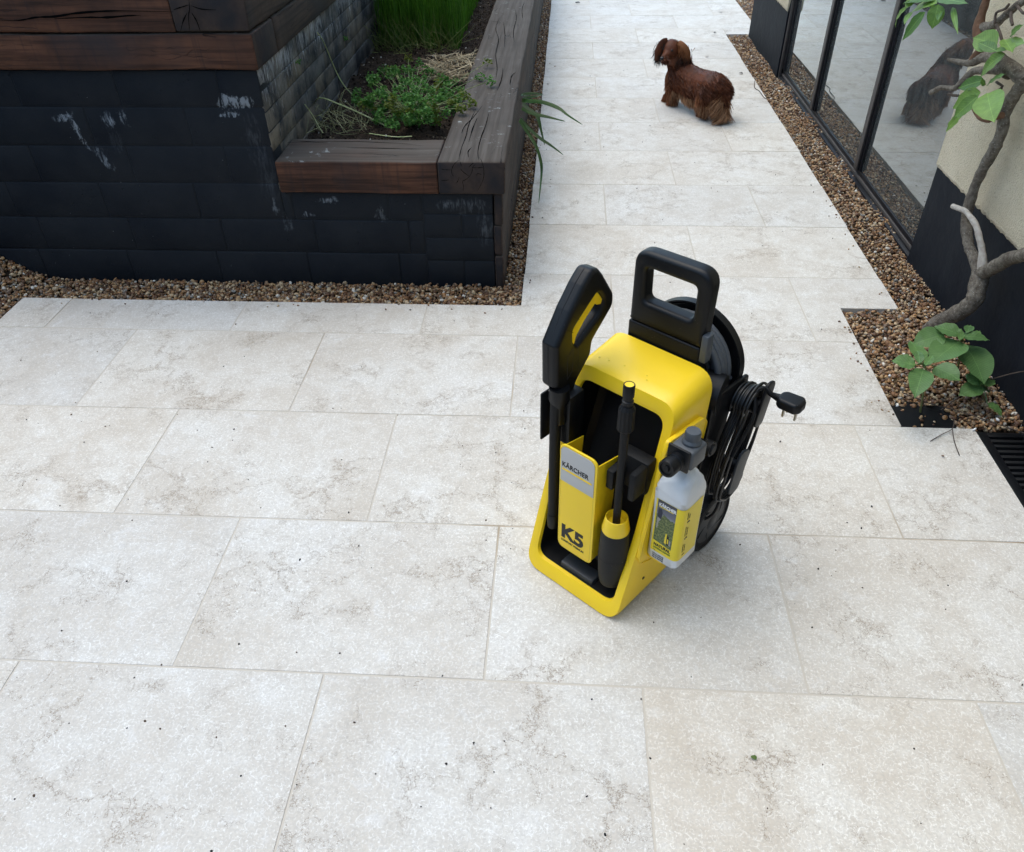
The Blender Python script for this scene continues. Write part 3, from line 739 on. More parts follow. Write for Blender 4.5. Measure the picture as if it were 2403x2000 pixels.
# ---------------------------------------------------------------- unseen fences added to block side sky light (behind and left of the camera)
FEN = mat_wood('added_fence_boards', (.085,.058,.040), (.050,.036,.027), axis=2, worn=False)
def added_fence(label, p0, p1, n):
    t = thing('added_fence', label, 'added_fence', p0); d = Vector(p1)-Vector(p0); L = d.length; d.normalize(); w = L/n; bm_ = None
    t.rotation_euler[2] = math.atan2(d.y, d.x)
    for i in range(n):
        if bm_ is None: o = box('board', 0, w-.012, -.012, .012, 0, 2.3, FEN, t, .003); bm_ = o.data
        else: o = link('board', bm_, t)
        o.location = (i*w, random.uniform(-.004, .004), -.05)
    for z in (.35, 1.9): box('rail', 0, L, .0175, .06, z, z+.09, FEN, t, .004)
added_fence('tall brown board screen, unseen, added behind the camera to block sky light', (-5.2, -2.9, 0), (1.45, -2.9, 0), 44)
added_fence('tall brown board screen, unseen, added on the far left to block sky light', (-5.2, 3.6, 0), (-5.2, -2.8, 0), 42)
# ================================================================== PRESSURE WASHER
WA = math.radians(-39.7); WU = Vector((math.cos(WA), math.sin(WA), 0)); WV = Vector((-math.sin(WA), math.cos(WA), 0)); WO = Vector((-.0763, 1.4254, 0))
def _lp(q): q = q-WO; return Vector((q.dot(WU), q.dot(WV), q.z))
def loc_a(px, py, a):
    d = ray(px, py); o = Vector((0,0,CAM_Z))-WO; t = (a-o.dot(WU))/d.dot(WU); return _lp(Vector((0,0,CAM_Z))+d*t)
def loc_b(px, py, b):
    d = ray(px, py); o = Vector((0,0,CAM_Z))-WO; t = (b-o.dot(WV))/d.dot(WV); return _lp(Vector((0,0,CAM_Z))+d*t)
z2 = lambda x, y: (1200+x*.33186, 900+y*.33186)
z1 = lambda x, y: (1200+x*.35714, 550+y*.35714)
z5_ = lambda x, y: (1500+x*.21739, 1000+y*.21739)
z7 = lambda x, y: (1600+x*.22876, 800+y*.22876)
EX, EY, EZ = Vector((1,0,0)), Vector((0,1,0)), Vector((0,0,1))
W = thing('pressure_washer', 'yellow and black upright pressure washer standing on the pale paving', 'pressure washer', WO, WA)
def loft(name, rings, mat, parent, cap0=False, cap1=False, ang=35):
    n = len(rings[0]); V, F = [], []
    for r in rings: V += [Vector(p) for p in r]
    for i in range(len(rings)-1):
        for k in range(n): F.append((i*n+k, i*n+(k+1) % n, (i+1)*n+(k+1) % n, (i+1)*n+k))
    if cap0: F.append(tuple(range(n)))
    if cap1: F.append(tuple((len(rings)-1)*n+k for k in range(n)))
    o = mk(name, V, F, mat, parent, True)
    bm = bmesh.new(); bm.from_mesh(o.data); bmesh.ops.recalc_face_normals(bm, faces=bm.faces[:]); bm.to_mesh(o.data); bm.free()
    o.data.set_sharp_from_angle(angle=math.radians(ang)); return o
def dens(pts, m=4):
    out = []
    for i in range(len(pts)):
        a, b = Vector(pts[i]), Vector(pts[(i+1) % len(pts)]); k = m if (b-a).length > .05 else 1
        for j in range(k): out.append(a.lerp(b, j/k))
    return out
KL = .305
def outl(ins=0.0, top=.580, seg=8):
    c = .1525
    P = [(-.001+ins, ins), (.306-ins, ins), (.3050-ins, .25), (.2975-ins, top-ins), (2*c-.2975+ins, top-ins), (2*c-.3050+ins, .25)]
    return round_poly(P, [.050-ins*.5, .050-ins*.5, .3, .050-ins*.6, .050-ins*.6, .3], seg)
def inner(seg=8, g=0.0):
    P = [(.026+g, .040+g), (.279-g, .040+g), (.281-g, .25), (.271-g, .542-g), (.034+g, .542-g), (.024+g, .25)]
    return round_poly(P, [.034, .034, .3, .032, .032, .3], seg)
def ring(o2, b=None, t=None):
    R = []
    for a, z in o2:
        bf = KL*z; br = min(.21+.25*z, .312)
        if t is not None:
            zz_ = z*(1+.034*t*max(0, (z-.25)/.32)); R.append((a, bf+(br-bf)*t, zz_))
        else: R.append((a, bf+b, z))
    return R
OU, OI = outl(), outl(.0035)
rings = [ring(OU, t=t) for t in (1, .75, .5, .25, .06)]
rings += [ring(OI, b=.0005), ring([(Vector(p)*.35+Vector(q)*.65) for p, q in zip(OI, inner())], b=-.0005), ring(inner(), b=.003), ring(inner(g=.0015), b=.014)]
loft('body_shell', rings, YEL, W)
cx_ = .1525
back = [ring(outl(.006), t=1.0)] + [[(a*.98+.003, min(.21+.25*z, .312)+d, z*s+(1-s)*.2) for a, z in outl(.01)] for d, s in ((.012, .99), (.03, .95), (.036, .90))]
loft('back_housing', back, BLK, W, True, True)
rl = [ring(inner(g=.0018), b=.012)] + [ring(inner(g=.003+.002*i), b=b) for i, b in enumerate((.03, .06, .09))] + [ring(inner(g=.022), b=.104)]
loft('recess_liner', rl, BLK, W, False, True)
o = box('foot_rest', .098, .205, .030, .072, .036, .0565, DGREY, W, .006)
# storage bin
BA0, BA1, BZ0, BZ1, BB = .087, .197, .113, .456, .030
bp = round_poly([(BA0, BZ0), (BA1, BZ0), (BA1, BZ1), (BA0, BZ1)], .022, 7)
bin_ = plate('storage_bin', [bp], .006, .0022, YEL, W, ((0, BB+.003, 0), EX, EZ, -EY))
for a in (BA0+.0005, BA1-.0037):
    sd = plate('bin_side', [[(BB+.006, BZ0+.016), (.088, BZ0+.02), (.114, .424), (BB+.006, BZ1-.016)]], .0032, .0008, YEL, bin_, ((a+.0016, 0, 0), EY, EZ, EX))
box('bin_floor', BA0+.004, BA1-.004, BB+.0062, .12, BZ0+.016, BZ0+.020, YEL, bin_)
badge = plate('badge', [round_poly([(BA0+.004, .343), (BA1-.0065, .343), (BA1-.0065, .4505), (BA0+.004, .4505)], [.001, .001, .02, .02], 6)], .0012, .0003, SILV, W, ((0, BB-.0005, 0), EX, EZ, -EY))
FR = lambda a, z, b=BB-.0013: ((a, b, z), EX, EZ, -EY)
text('lettering', 'KÄRCHER', .0190, INK, badge, FR(BA0+.0085, .3905), bold=.0006, sx=.88, track=1.08)
box('badge_stripe', BA0+.0095, BA1-.0125, BB-.0018, BB-.0011, .3795, .3845, YEL, badge)
text('lettering', 'K5', .062, INK, W, FR(BA0+.011, .1545, BB-.0003), bold=.0026, sx=1.02)
text('lettering', 'COMFORT PREMIUM', .0092, INK, W, FR(BA0+.012, .1395, BB-.0003), bold=.0002, sx=.86)
# bin front groove, its shade painted as a darker yellow line
def ringline(name, pts, w, mat, par, frame, lift=.0002):
    n = len(pts); o0, ex, ey, ez = [Vector(q) for q in frame]; V, F = [], []
    for i in range(n):
        p, a, b = Vector(pts[i]), Vector(pts[i-1]), Vector(pts[(i+1) % n]); t = (b-a).normalized(); nn = Vector((-t.y, t.x))
        for s in (0, w): q = p+nn*s; V.append(o0+ex*q.x+ey*q.y+ez*lift)
    for i in range(n): j = (i+1) % n; F.append((2*i, 2*i+1, 2*j+1, 2*j))
    return mk(name, V, F, mat, par)
ringline('groove_shade_line', round_poly([(BA0+.0035, BZ0+.0035), (BA1-.006, BZ0+.0035), (BA1-.006, BZ1-.005), (BA0+.0035, BZ1-.005)], .018, 7), .0006, mat_plastic('groove_shadow', (.42,.29,.012), .5, .1), bin_, ((0, BB, 0), EX, EZ, -EY), .0003)
# lance cradle in the recess
cr = box('lance_cradle', .205, .285, .098, .135, .36, .455, BLK2, W, .006)
box('jaw', .205, .226, .052, .100, .372, .428, BLK2, cr, .005); box('jaw', .2665, .284, .052, .100, .372, .452, BLK2, cr, .005)
# gun holder on the left
gh = box('gun_holder', .026, .074, .078, .135, .40, .546, BLK, W, .010)
box('holder_flap', .0105, .0165, .045, .098, .412, .548, BLK2, gh, .0025)
# carry handle tower
ho = round_poly([(.050, .640), (.2495, .640), (.254, .826), (.050, .824)], [.004, .004, .042, .042], 8)
hh = round_poly([(.086, .699), (.217, .699), (.217, .784), (.084, .784)], [.014, .014, .014, .014], 6)
plate('carry_handle', [ho, hh[::-1]], .044, .012, BLK, W, ((0, .340, 0), EX, EZ, -EY), 5)
box('handle_base', .0500, .2480, .3180, .3620, .50, .6392, BLK, W, .005, 3)
box('release_button', .2475, .266, .318, .345, .604, .676, GREY, W, .005)
lathe('motor_cover', [(.001, 0), (.038, 0), (.05, .01), (.054, .04), (.05, .075), (.001, .078)], BLK, W, (.225, .352, .505), (1, .25, 0), 28)
random.seed(31); V, F = [], []
for i in range(34):     # water drops on the top cover
    a_, t_ = random.uniform(.05, .25), random.uniform(.15, .9); r0_ = random.choice([.0012, .0016, .0024, .0036]); zc_ = .5805+.0175*t_; b_ = KL*.58+(.312-KL*.58)*t_; b0 = len(V)
    for k in range(3):
        for j in range(8): th = 2*PI*j/8; rr_ = r0_*math.cos(k*PI/6); V.append((a_+rr_*math.cos(th), b_+rr_*math.sin(th)*.9, zc_+r0_*.38*math.sin(k*PI/6)-.0004))
    V.append((a_, b_, zc_+r0_*.38)); 
    for k in range(2):
        for j in range(8): F.append((b0+k*8+j, b0+k*8+(j+1) % 8, b0+k*8+8+(j+1) % 8, b0+k*8+8+j))
    for j in range(8): F.append((b0+16+j, b0+16+(j+1) % 8, b0+24))
mk('water_drops', V, F, NT('water_film').done((.80,.56,.02), .08, .6), W, True)['kind'] = 'stuff'
# hose reel
RC = Vector((.158, .36, .530))
reel = lathe('hose_reel', [(.001, 0), (.100, 0), (.102, .004), (.072, .006), (.072, .088), (.128, .090), (.136, .078), (.140, .078), (.141, .098), (.134, .102), (.001, .104)], BLK, W, RC, (0,1,0), 64)
pts = []
for lay, (rr, n_) in enumerate(((.082, 4), (.0995, 4), (.1165, 4))):
    for i in range(n_*40):
        f = i/(n_*40); f2 = f if lay % 2 == 0 else 1-f
        th = 2*PI*n_*f; pts.append(RC+Vector((math.cos(th)*rr*(1+.012*math.sin(th*1.7+lay)), .0165+f2*.062, math.sin(th)*rr*(1+.012*math.cos(th*1.3+lay)))))
tube('hose', pts, .0084, HOSE, W, 10)
# wheels
for s, a0 in ((1, .331), (-1, -.026)):
    ax = (-s, 0, 0)
    wh = lathe('wheel', [(.030, .0), (.066, .003), (.072, .009), (.0795, .009)], mat_plastic('wheel_hub', (.017,.0175,.019), .5, .3) if s == 1 else BLK2, W, (a0, .38, .095), ax, 56)
    lathe('tyre', [(.079, .004), (.084, .0), (.091, .002), (.095, .009), (.095, .038), (.089, .045), (.03, .045)], BLK2, wh, (a0, .38, .095), ax, 56)
    lathe('hub_cap', [(.001, -.002), (.020, -.002), (.026, .0005), (.031, .0005)], BLK, wh, (a0, .38, .095), ax, 30)
    for q in range(5):
        th = q*2*PI/5+.4; sp = [Vector((a0+(.0015*-s), .38+math.cos(th+.10*i)*(.032+.0065*i), .095+math.sin(th+.10*i)*(.032+.0065*i))) for i in range(6)]
        tube('spoke_rib', sp, .0016, BLK, wh, 6)
box('axle_arm', .255, .286, .27, .40, .065, .125, BLK, W, .012); box('axle_arm', .02, .05, .27, .40, .065, .125, BLK, W, .012)
tube('axle', [(.02, .38, .095), (.29, .38, .095)], .009, BLK, W)
box('rear_frame', .235, .285, .285, .345, .12, .42, BLK, W, .014)
# bottle mount on the right side
ml = [loc_a(*z2(*p), .3065) for p in [(1350,238),(1372,262),(1337,402),(1222,610),(1160,900),(1085,1182),(905,1268),(893,1232),(1078,490),(1108,410)]]
mp = [(p.y, p.z) for p in ml]
MX = [(-.0005, 0), (0, 0)]
mo = round_poly(mp, .012, 5)
mt = plate('bottle_mount', [mo], .012, .004, YEL, W, ((.3045, 0, 0), EY, EZ, EX))
tube('mount_ridge', [(.3108, q[0], q[1]) for q in mo], .0016, YEL, mt, 6, closed=True)
ar = [loc_a(*z2(*p), .312) for p in [(1118,560),(1150,480),(1180,440),(1290,378)]]
tube('mount_rib', smooth_path([p for p in ar], 5), .004, YEL, mt, 8)
box('bottle_shelf', .3055, .352, .100, .165, .176, .1895, YEL, mt, .004)
lathe('screw', [(.001, 0), (.0042, 0), (.0046, .0015), (.001, .0012)], BLK, W, (.3055, .105, .088), EX, 14)
# inlet
lathe('water_inlet', [(.001, 0), (.012, 0), (.014, .004), (.019, .004), (.020, .012), (.019, .022), (.014, .024), (.013, .045), (.02, .05)], BLK2, W, (.352, .266, .432), (-1, 0, 0), 28)
# cable bracket, hooks, cable
br = plate('cable_bracket', [round_poly([(.305, .22), (.385, .24), (.410, .44), (.482, .485), (.482, .512), (.345, .524), (.318, .49)], [.02, .03, .03, .01, .012, .02, .02], 6)], .010, .003, BLK, W, ((.300, 0, 0), EY, EZ, EX))
def pill(name, c, ln, w, tilt, mat, a0, th=.007):
    t = math.radians(tilt); P = round_poly([(-w/2, -ln/2), (w/2, -ln/2), (w/2, ln/2), (-w/2, ln/2)], w*.49, 8)
    P = [(c[0]+x*math.cos(t)-y*math.sin(t), c[1]+x*math.sin(t)+y*math.cos(t)) for x, y in P]
    return plate(name, [P], th, .002, mat, W, ((a0, 0, 0), EY, EZ, EX))
h1 = pill('cable_hook', (.460, .463), .125, .044, -14, BLK, .366)
h2 = pill('cable_hook', (.405, .278), .130, .056, -12, DGREY, .362)
lathe('peg', [(.001, 0), (.020, 0), (.020, .060), (.001, .060)], BLK, h1, (.302, .452, .455), EX, 20); lathe('peg', [(.001, 0), (.020, 0), (.020, .056), (.001, .056)], BLK, h2, (.302, .405, .285), EX, 20)
random.seed(12); pts = []
for i in range(9):
    a = .3085+.0055*i; g = random.uniform(-.004, .006)+.0012*i; sw = random.uniform(-.006, .006)
    top = (.446+sw*.4, .457); bot = (.392-sw*.5, .258-random.uniform(0, .014)); R1 = .044+g; R2 = .046+g*1.1
    lp = []
    for k in range(7): th = PI*(1-k/6)+.25; lp.append((a+.0006*k/6, top[0]+math.cos(th)*R1, top[1]+math.sin(th)*R1))
    bow = random.uniform(.002, .030)
    lp.append((a+.002, (top[0]+bot[0])/2+R1+bow, (top[1]+bot[1])/2))
    for k in range(7): th = -PI*k/6+.25; lp.append((a+.003, bot[0]+math.cos(th)*R2, bot[1]+math.sin(th)*R2))
    lp.append((a+.0045, (top[0]+bot[0])/2-R1-bow*.6-.004, (top[1]+bot[1])/2))
    pts += lp
cable = tube('power_cable', smooth_path(pts, 5), .0037, CABLE, W, 8)
e0 = Vector(pts[-1]); pc = loc_b(*z7(900, 520), .452)
tube('cable_tail', smooth_path([e0, e0+Vector((.012, .045, .10)), (.352, .430, .505), (.362, .452, .515), pc, loc_b(*z7(945, 560), .455), loc_b(*z7(1000, 585), .458)], 6), .0042, BLK2, cable, 8)
tube('cable_tail', smooth_path([(.330,.37,.25), (.345, .366, .20), (.34, .35, .15), (.31, .33, .12), (.28, .32, .11)], 6), .0036, BLK2, cable, 8)
pcn = loc_b(*z7(1125, 640), .462)
pd = (loc_b(*z7(1200, 660), .462)-loc_b(*z7(960, 575), .462)); pd.z *= .35; pd.normalize(); ps = EZ.cross(pd).normalized(); pu = pd.cross(ps)
plug = plate('plug', [round_poly([(-.032, -.014), (-.022, -.024), (.020, -.026), (.030, -.012), (.030, .012), (.020, .026), (-.022, .024), (-.032, .014)], .012, 4)], .028, .008, BLK, W, (pcn, pd, ps, pu), 4)
tube('strain_relief', [pcn-pd*.058+pu*.002, pcn-pd*.045+pu*.001, pcn-pd*.028], [.0055, .0075, .011], BLK, plug, 12)
for x, y, l in ((-.010, -.011, .024), (-.010, .011, .024), (.016, 0, .030)):
    c = pcn+pd*x+ps*y-pu*.012; bm = bmesh.new(); add_box(bm, -.0022, .0022, -.0042, .0042, -l, 0)
    Mx = Matrix((pd, ps, pu)).transposed()
    for v in bm.verts: v.co = c+Mx @ v.co
    bmk('plug_pin', bm, BRASS, plug)

# ------------------------------------------------------------------ trigger gun with lance tube, parked on the left
GN = thing('trigger_gun', 'black trigger gun with yellow trigger parked upright on the washer', 'spray gun', WO, WA)
fl_ = [(.047,.688), (.094,.757), (.134,.803), (.165,.830), (.190,.822), (.206,.803), (.249,.740), (.251,.708), (.180,.645), (.176,.610), (.128,.560), (.116,.528), (.070,.556), (.049,.579)]
hole = [(.108,.706), (.110,.676), (.119,.661), (.197,.708), (.208,.738), (.188,.766)]
plate('grip_body', [round_poly(fl_, [.006,.02,.03,.02,.015,.02,.03,.03,.02,.02,.02,.01,.02,.012], 5), round_poly(hole, [.02,.01,.008,.02,.015,.012], 5)[::-1]], .047, .0125, BLK, GN, ((.0305, 0, 0), EY, EZ, EX), 5)
trg = [(.100,.700), (.186,.770), (.197,.757), (.211,.738), (.206,.727), (.192,.731), (.186,.738), (.150,.711), (.122,.682), (.114,.658), (.107,.660), (.104,.675)]
plate('trigger', [round_poly(trg, .004, 3)], .014, .003, YEL, GN, ((.042, 0, 0), EY, EZ, EX))
for i in range(4):   # grip grooves across the back of the handle
    t = .28+.19*i; q = Vector((0, .047, .688)).lerp(Vector((0, .150, .818)), t); nn = Vector((0, .784, -.62))
    arc = [Vector((.0305+.0238*math.sin(th), 0, 0))+q+nn*(.0125*(1-math.cos(th))-.0004) for th in [(-PI/2)+PI*k/12 for k in range(13)]]
    arc = [Vector((.007, q.y+nn.y*.035, q.z+nn.z*.035)), *arc, Vector((.0543, q.y+nn.y*.035, q.z+nn.z*.035))]
    tube('grip_groove', arc, .0007, BLK2, GN, 5)
tube('seam', [Vector((.0305, .0465, .582)), Vector((.0305, .0465, .686)), Vector((.0305, .0935, .757)), Vector((.0305, .1335, .8035)), Vector((.0305, .163, .829))], .0005, INK, GN, 5)
for (p, q) in (((.088,.585),(.088,.645)), ((.088,.645),(.106,.662)), ((.106,.662),(.106,.600)), ((.106,.600),(.088,.585)), ((.130,.59),(.122,.66)), ((.130,.59),(.160,.615))):
    tube('panel_line', [(.0541, *p), (.0541, *q)], .0005, INK, GN, 4)
tube('lance_tube', [(.0455, .062, .560), (.0455, .060, .50), (.0455, .060, .175)], .0135, BLK2, GN, 20)
lathe('tube_end', [(.001, 0), (.0145, .001), (.0155, .006), (.0155, .040), (.014, .046)], BLK, GN, (.0455, .060, .128), EZ, 24)
lathe('tube_collar', [(.016, 0), (.018, .004), (.018, .05), (.0255, .07), (.024, .10)], BLK, GN, (.047, .070, .470), EZ, 24)

# ------------------------------------------------------------------ short lance with rotor nozzle
LN = thing('spray_lance', 'short black spray lance with yellow ringed nozzle in the washer front', 'spray lance', WO+WU*.2455+WV*.052, WA)
lathe('pipe', [(.001, .28), (.0092, .28), (.0100, .58), (.001, .581)], BLK2, LN, (0,0,0), EZ, 20)
V, F = [], []
n = 48
for zz_, rr in ((.566, .0165), (.569, .0185), (.622, .0180), (.626, .0155), (.631, .0125)):
    for k in range(n): r2 = rr*(1-.055*(k % 4 < 2)); th = 2*PI*k/n; V.append((r2*math.cos(th), r2*math.sin(th), zz_))
for i in range(4):
    for k in range(n): F.append((i*n+k, i*n+(k+1) % n, (i+1)*n+(k+1) % n, (i+1)*n+k))
F.append(tuple(range(n))[::-1]); F.append(tuple(range(4*n, 5*n)))
mk('collar', V, F, BLK2, LN)
lathe('coupling', [(.0105, .628), (.0105, .636), (.0125, .638), (.0125, .643), (.0095, .645), (.0095, .652), (.0125, .654), (.0125, .682), (.0115, .684), (.0100, .684), (.0098, .672), (.001, .672)], BLK, LN, (0,0,0), EZ, 28)
lathe('coupling_ring', [(.0060, .676), (.0098, .676), (.0098, .6832), (.0060, .6826)], YEL, LN, (0,0,0), EZ, 24)
lathe('rotor_nozzle', [(.020, .080), (.029, .082), (.031, .090), (.0345, .120), (.0365, .165), (.0365, .200), (.0345, .245), (.0325, .262)], mat_plastic('nozzle_rubber', (.0085,.009,.0095), .6, .5, .9, .3), LN, (0,0,0), EZ, 36)
lathe('nozzle_ring', [(.0328, .262), (.0335, .266), (.0265, .303), (.0250, .304), (.0235, .298), (.020, .284), (.001, .283)], YEL, LN, (0,0,0), EZ, 36)
tube('mould_line', [(.0370*math.cos(t), .0370*math.sin(t), .176) for t in [2*PI*k/40 for k in range(40)]], .0004, INK, LN, 4, closed=True)

# ------------------------------------------------------------------ detergent bottle with foam nozzle
BC = (.3515, .138)
BT = thing('detergent_bottle', 'translucent detergent bottle with yellow label hung on the washer side', 'bottle', WO+WU*BC[0]+WV*BC[1], WA)
BT.scale = (.94, .92, 1.0)
BP = NT('bottle_plastic'); vv = BP.obj(); Pz = BP.sep(vv)
BP.done(BP.mix(BP.rng(BP.noise(vv, 30, 3), .3, .7, 0, .25), (.66,.67,.67), (.50,.51,.52)), .34, .5)
BP.b.inputs['Subsurface Weight'].default_value = .35; BP.b.inputs['Subsurface Radius'].default_value = (.02,.02,.02); BP.b.inputs['Subsurface Scale'].default_value = .4
def xsec(ha, hb_, r, z, seg=6): return [(p[0], p[1], z) for p in dens(round_poly([(-ha, -hb_), (ha, -hb_), (ha, hb_), (-ha, hb_)], r, seg), 3)]
prof = [(.038,.044,.016,.190), (.043,.049,.018,.1925), (.0455,.0515,.019,.198), (.0455,.0515,.019,.404), (.0445,.0505,.022,.416), (.040,.046,.026,.433), (.031,.036,.026,.449), (.022,.024,.0205,.457), (.0165,.0165,.0163,.461), (.0155,.0155,.0153,.494)]
prof = [(max(h, .0166), max(g, .0166), min(r, h*.985, g*.985), z) for h, g, r, z in prof]
loft('bottle_body', [xsec(*p) for p in prof], BP.m, BT, True, True, 50)
LBL = mat_plastic('yellow_label', (.80,.62,.012), .35, .05)
lo_ = round_poly([(-.0455, -.0515), (.0455, -.0515), (.0455, .0515), (-.0455, .0515)], .019, 8)
def label_strip(name, z0, z1, mat, lift, x0=-9, y1=.036):
    P = []
    for i, p in enumerate(dens(lo_, 10)):
        if (p.y < -.028 and p.x > x0) or (p.x > .0424-.019 and p.y < y1): P.append(p.copy())
    P.sort(key=lambda p: math.atan2(p.y+.01, p.x) if p.x > 0 else -9+p.x)
    P = [p for p in P if not (p.x < -.0262 and p.y > -.0512)]
    V, F = [], []
    for p in P:
        n_ = Vector((p.x/.0455, p.y/.0515, 0)); m_ = max(abs(n_.x), abs(n_.y))
        q = Vector(p); c = Vector((max(-.0265, min(.0265, q.x)), max(-.0325, min(.0325, q.y)))); d = (q-c); d = d.normalized() if d.length > 1e-6 else Vector((0,-1))
        q = q+d*lift; V += [(q.x, q.y, z0), (q.x, q.y, z1)]
    for i in range(len(P)-1): F.append((2*i, 2*i+2, 2*i+3, 2*i+1))
    return mk(name, V, F, mat, BT, True)
label_strip('label', .222, .388, LBL, .0005)
PH = NT('label_photo'); v = PH.obj(); Pp = PH.sep(v)
fo = PH.ramp(PH.noise(v, 190, 5, .65), [(.3, (.012,.018,.008)), (.45, (.05,.085,.02)), (.6, (.16,.19,.05)), (.72, (.32,.30,.17))])
skyc = PH.ramp(PH.rng(Pp[2], .330, .388), [(0, (.36,.38,.42)), (.35, (.12,.13,.17)), (1, (.025,.03,.045))])
msk = PH.rng(PH.math('ADD', Pp[2], PH.math('MULTIPLY', PH.noise(v, 60, 4, .6), .04)), .362, .366)
PH.done(PH.mix(msk, fo, skyc), .35, .5)
PB = -.0515-.0009
def quad(name, x0, x1, z0, z1, mat, b=PB, par=BT, sk=0): return mk(name, [(x0, b, z0), (x1, b, z0+sk), (x1, b, z1+sk), (x0, b, z1)], [(0,1,2,3)], mat, par)
ph = mk('label_picture', [(-.0268, PB, .258), (.0262, PB, .252), (.0262, PB, .3875), (-.0268, PB, .3875)], [(0,1,2,3)], PH.m, BT)
FB = lambda x, z, d=.0003: ((x, PB-d, z), EX, EZ, -EY)
text('lettering', 'KÄRCHER', .0125, WHT, BT, FB(-.0225, .3700), bold=.0004, sx=.86)
quad('label_stripe', -.0220, .0185, .3665, .3688, LBL, PB-.0003)
text('lettering', 'NATURAL', .0118, INK, BT, FB(-.0232, .2415), bold=.0004, sx=.90)
GRN = NT('green_print').done((.10,.20,.03), .5, .4)
text('lettering', 'UNIVERSAL CLEANER', .0072, GRN, BT, FB(-.0232, .2325), bold=.0001, sx=.72)
text('lettering', '1 L', .0072, INK, BT, FB(-.0232, .2245), sx=.8)
for i in range(3): text('lettering', 'FOR ALL SURFACES', .0050, INK, BT, ((-.0232, -.0515-.0006, .212-.006*i), EX, EZ, -EY), sx=.75)
# small printed picture details: gardener and washer
NV, GY, WY_, BKP = NT('navy_print').done((.015,.02,.045), .5), NT('grey_print').done((.30,.29,.27), .5), NT('yellow_print').done((.78,.6,.03), .5), INK
def poly(name, pts, mat, b): return mk(name, [(x, b, z) for x, z in pts], [tuple(range(len(pts)))], mat, BT)
poly('print_shape', [(-.0230,.335),(-.012,.331),(-.010,.352),(-.013,.362),(-.0228,.361)], NV, PB-.0004)
poly('print_shape', [(-.0228,.300),(-.0195,.298),(-.0178,.320),(-.0125,.331),(-.0225,.334)], GY, PB-.0004)
poly('print_shape', [(.0045,.266),(.0105,.263),(.0100,.296),(.0062,.297)], WY_, PB-.0004)
poly('print_shape', [(.0108,.262),(.0175,.261),(.0165,.290),(.0104,.296)], BKP, PB-.0004)
poly('print_shape', [(.0128,.268),(.0165,.267),(.0158,.282),(.0130,.283)], WY_, PB-.0006)
poly('print_shape', [(.0182,.264),(.0230,.263),(.0222,.280),(.0186,.281)], GY, PB-.0004)
SD = .0455+.0008
for i, (zz_, nme) in enumerate(((.232, '1'), (.286, '2'), (.340, '3'))):
    fr = ((SD, -.020, zz_), EZ, -EY, EX)
    text('lettering', nme, .0135, INK, BT, fr, bold=.0008, sx=.8)
    for j, tx in enumerate((('SHAKE BEFORE', 'USE AND FIT'), ('WAIT TO WORK', 'DO NOT DRY'), ('RINSE WITH', 'WATER'))[i]):
        text('lettering', tx, .0046, INK, BT, ((SD, -.0290+.008*j, zz_+.0125), EZ, -EY, EX), bold=.0, sx=.85)
NB = lathe('foam_nozzle', [(.001, .004), (.0155, .004), (.0165, 0), (.0200, 0), (.0215, .003), (.0215, .022), (.0185, .024), (.0185, .031), (.0215, .033), (.0215, .046), (.025, .048), (.025, .056)], BLK, BT, (.001, -.088, .513), (0, 1, -.06), 30)
lathe('nozzle_insert', [(.001, -.001), (.006, -.001), (.0075, .0035), (.001, .0036)], BLK2, NB, (.001, -.088, .513), (0, 1, -.06), 20)
ad = box('adapter_body', -.027, .034, -.032, .030, .487, .538, GREY, BT, .007, 3)
box('adapter_flange', -.029, .029, -.0405, -.0325, .484, .542, BLK, BT, .003)
lathe('dose_knob', [(.023, 0), (.023, .006), (.0185, .012), (.0185, .028), (.0165, .032), (.001, .0325)], GREY, ad, (.006, .004, .537), EZ, 28)
# ================================================================== PLANTS
def leafmat(name, c, c2, trans=.3):
    s = NT(name); v = s.obj(); P = s.sep(v); r = s.rnd()
    col = s.mix(r, c, c2)
    ay = s.math('ABSOLUTE', P[1]); ph_ = s.math('SUBTRACT', P[0], s.math('MULTIPLY', ay, .9))
    vein = s.rng(s.math('SINE', s.math('MULTIPLY', ph_, 620)), .90, 1.0); mid = s.rng(ay, .0, .0012, 1, 0)
    col = s.mix(s.math('MULTIPLY', s.math('MAXIMUM', s.math('MULTIPLY', vein, .5), mid), .45), col, tuple(min(1, x*2.2+.02) for x in c2))
    col = s.mix(s.rng(s.noise(v, 40, 3), .4, .7, 0, .3), col, tuple(x*.55 for x in c))
    s.done(col, .42, .4); s.bump(s.math('MULTIPLY', vein, -1), .3, .001)
    tr = s.new('ShaderNodeBsdfTranslucent'); s.lk(col, tr.inputs[0]); mx = s.new('ShaderNodeMixShader'); mx.inputs[0].default_value = trans
    s.lk(s.b.outputs[0], mx.inputs[1]); s.lk(tr.outputs[0], mx.inputs[2]); s.lk(mx.outputs[0], s.out.inputs[0]); return s.m
LEAF = leafmat('broad_leaf', (.065,.150,.030), (.20,.33,.065)); LEAFD = leafmat('low_leaf', (.075,.155,.050), (.115,.22,.065), .2)
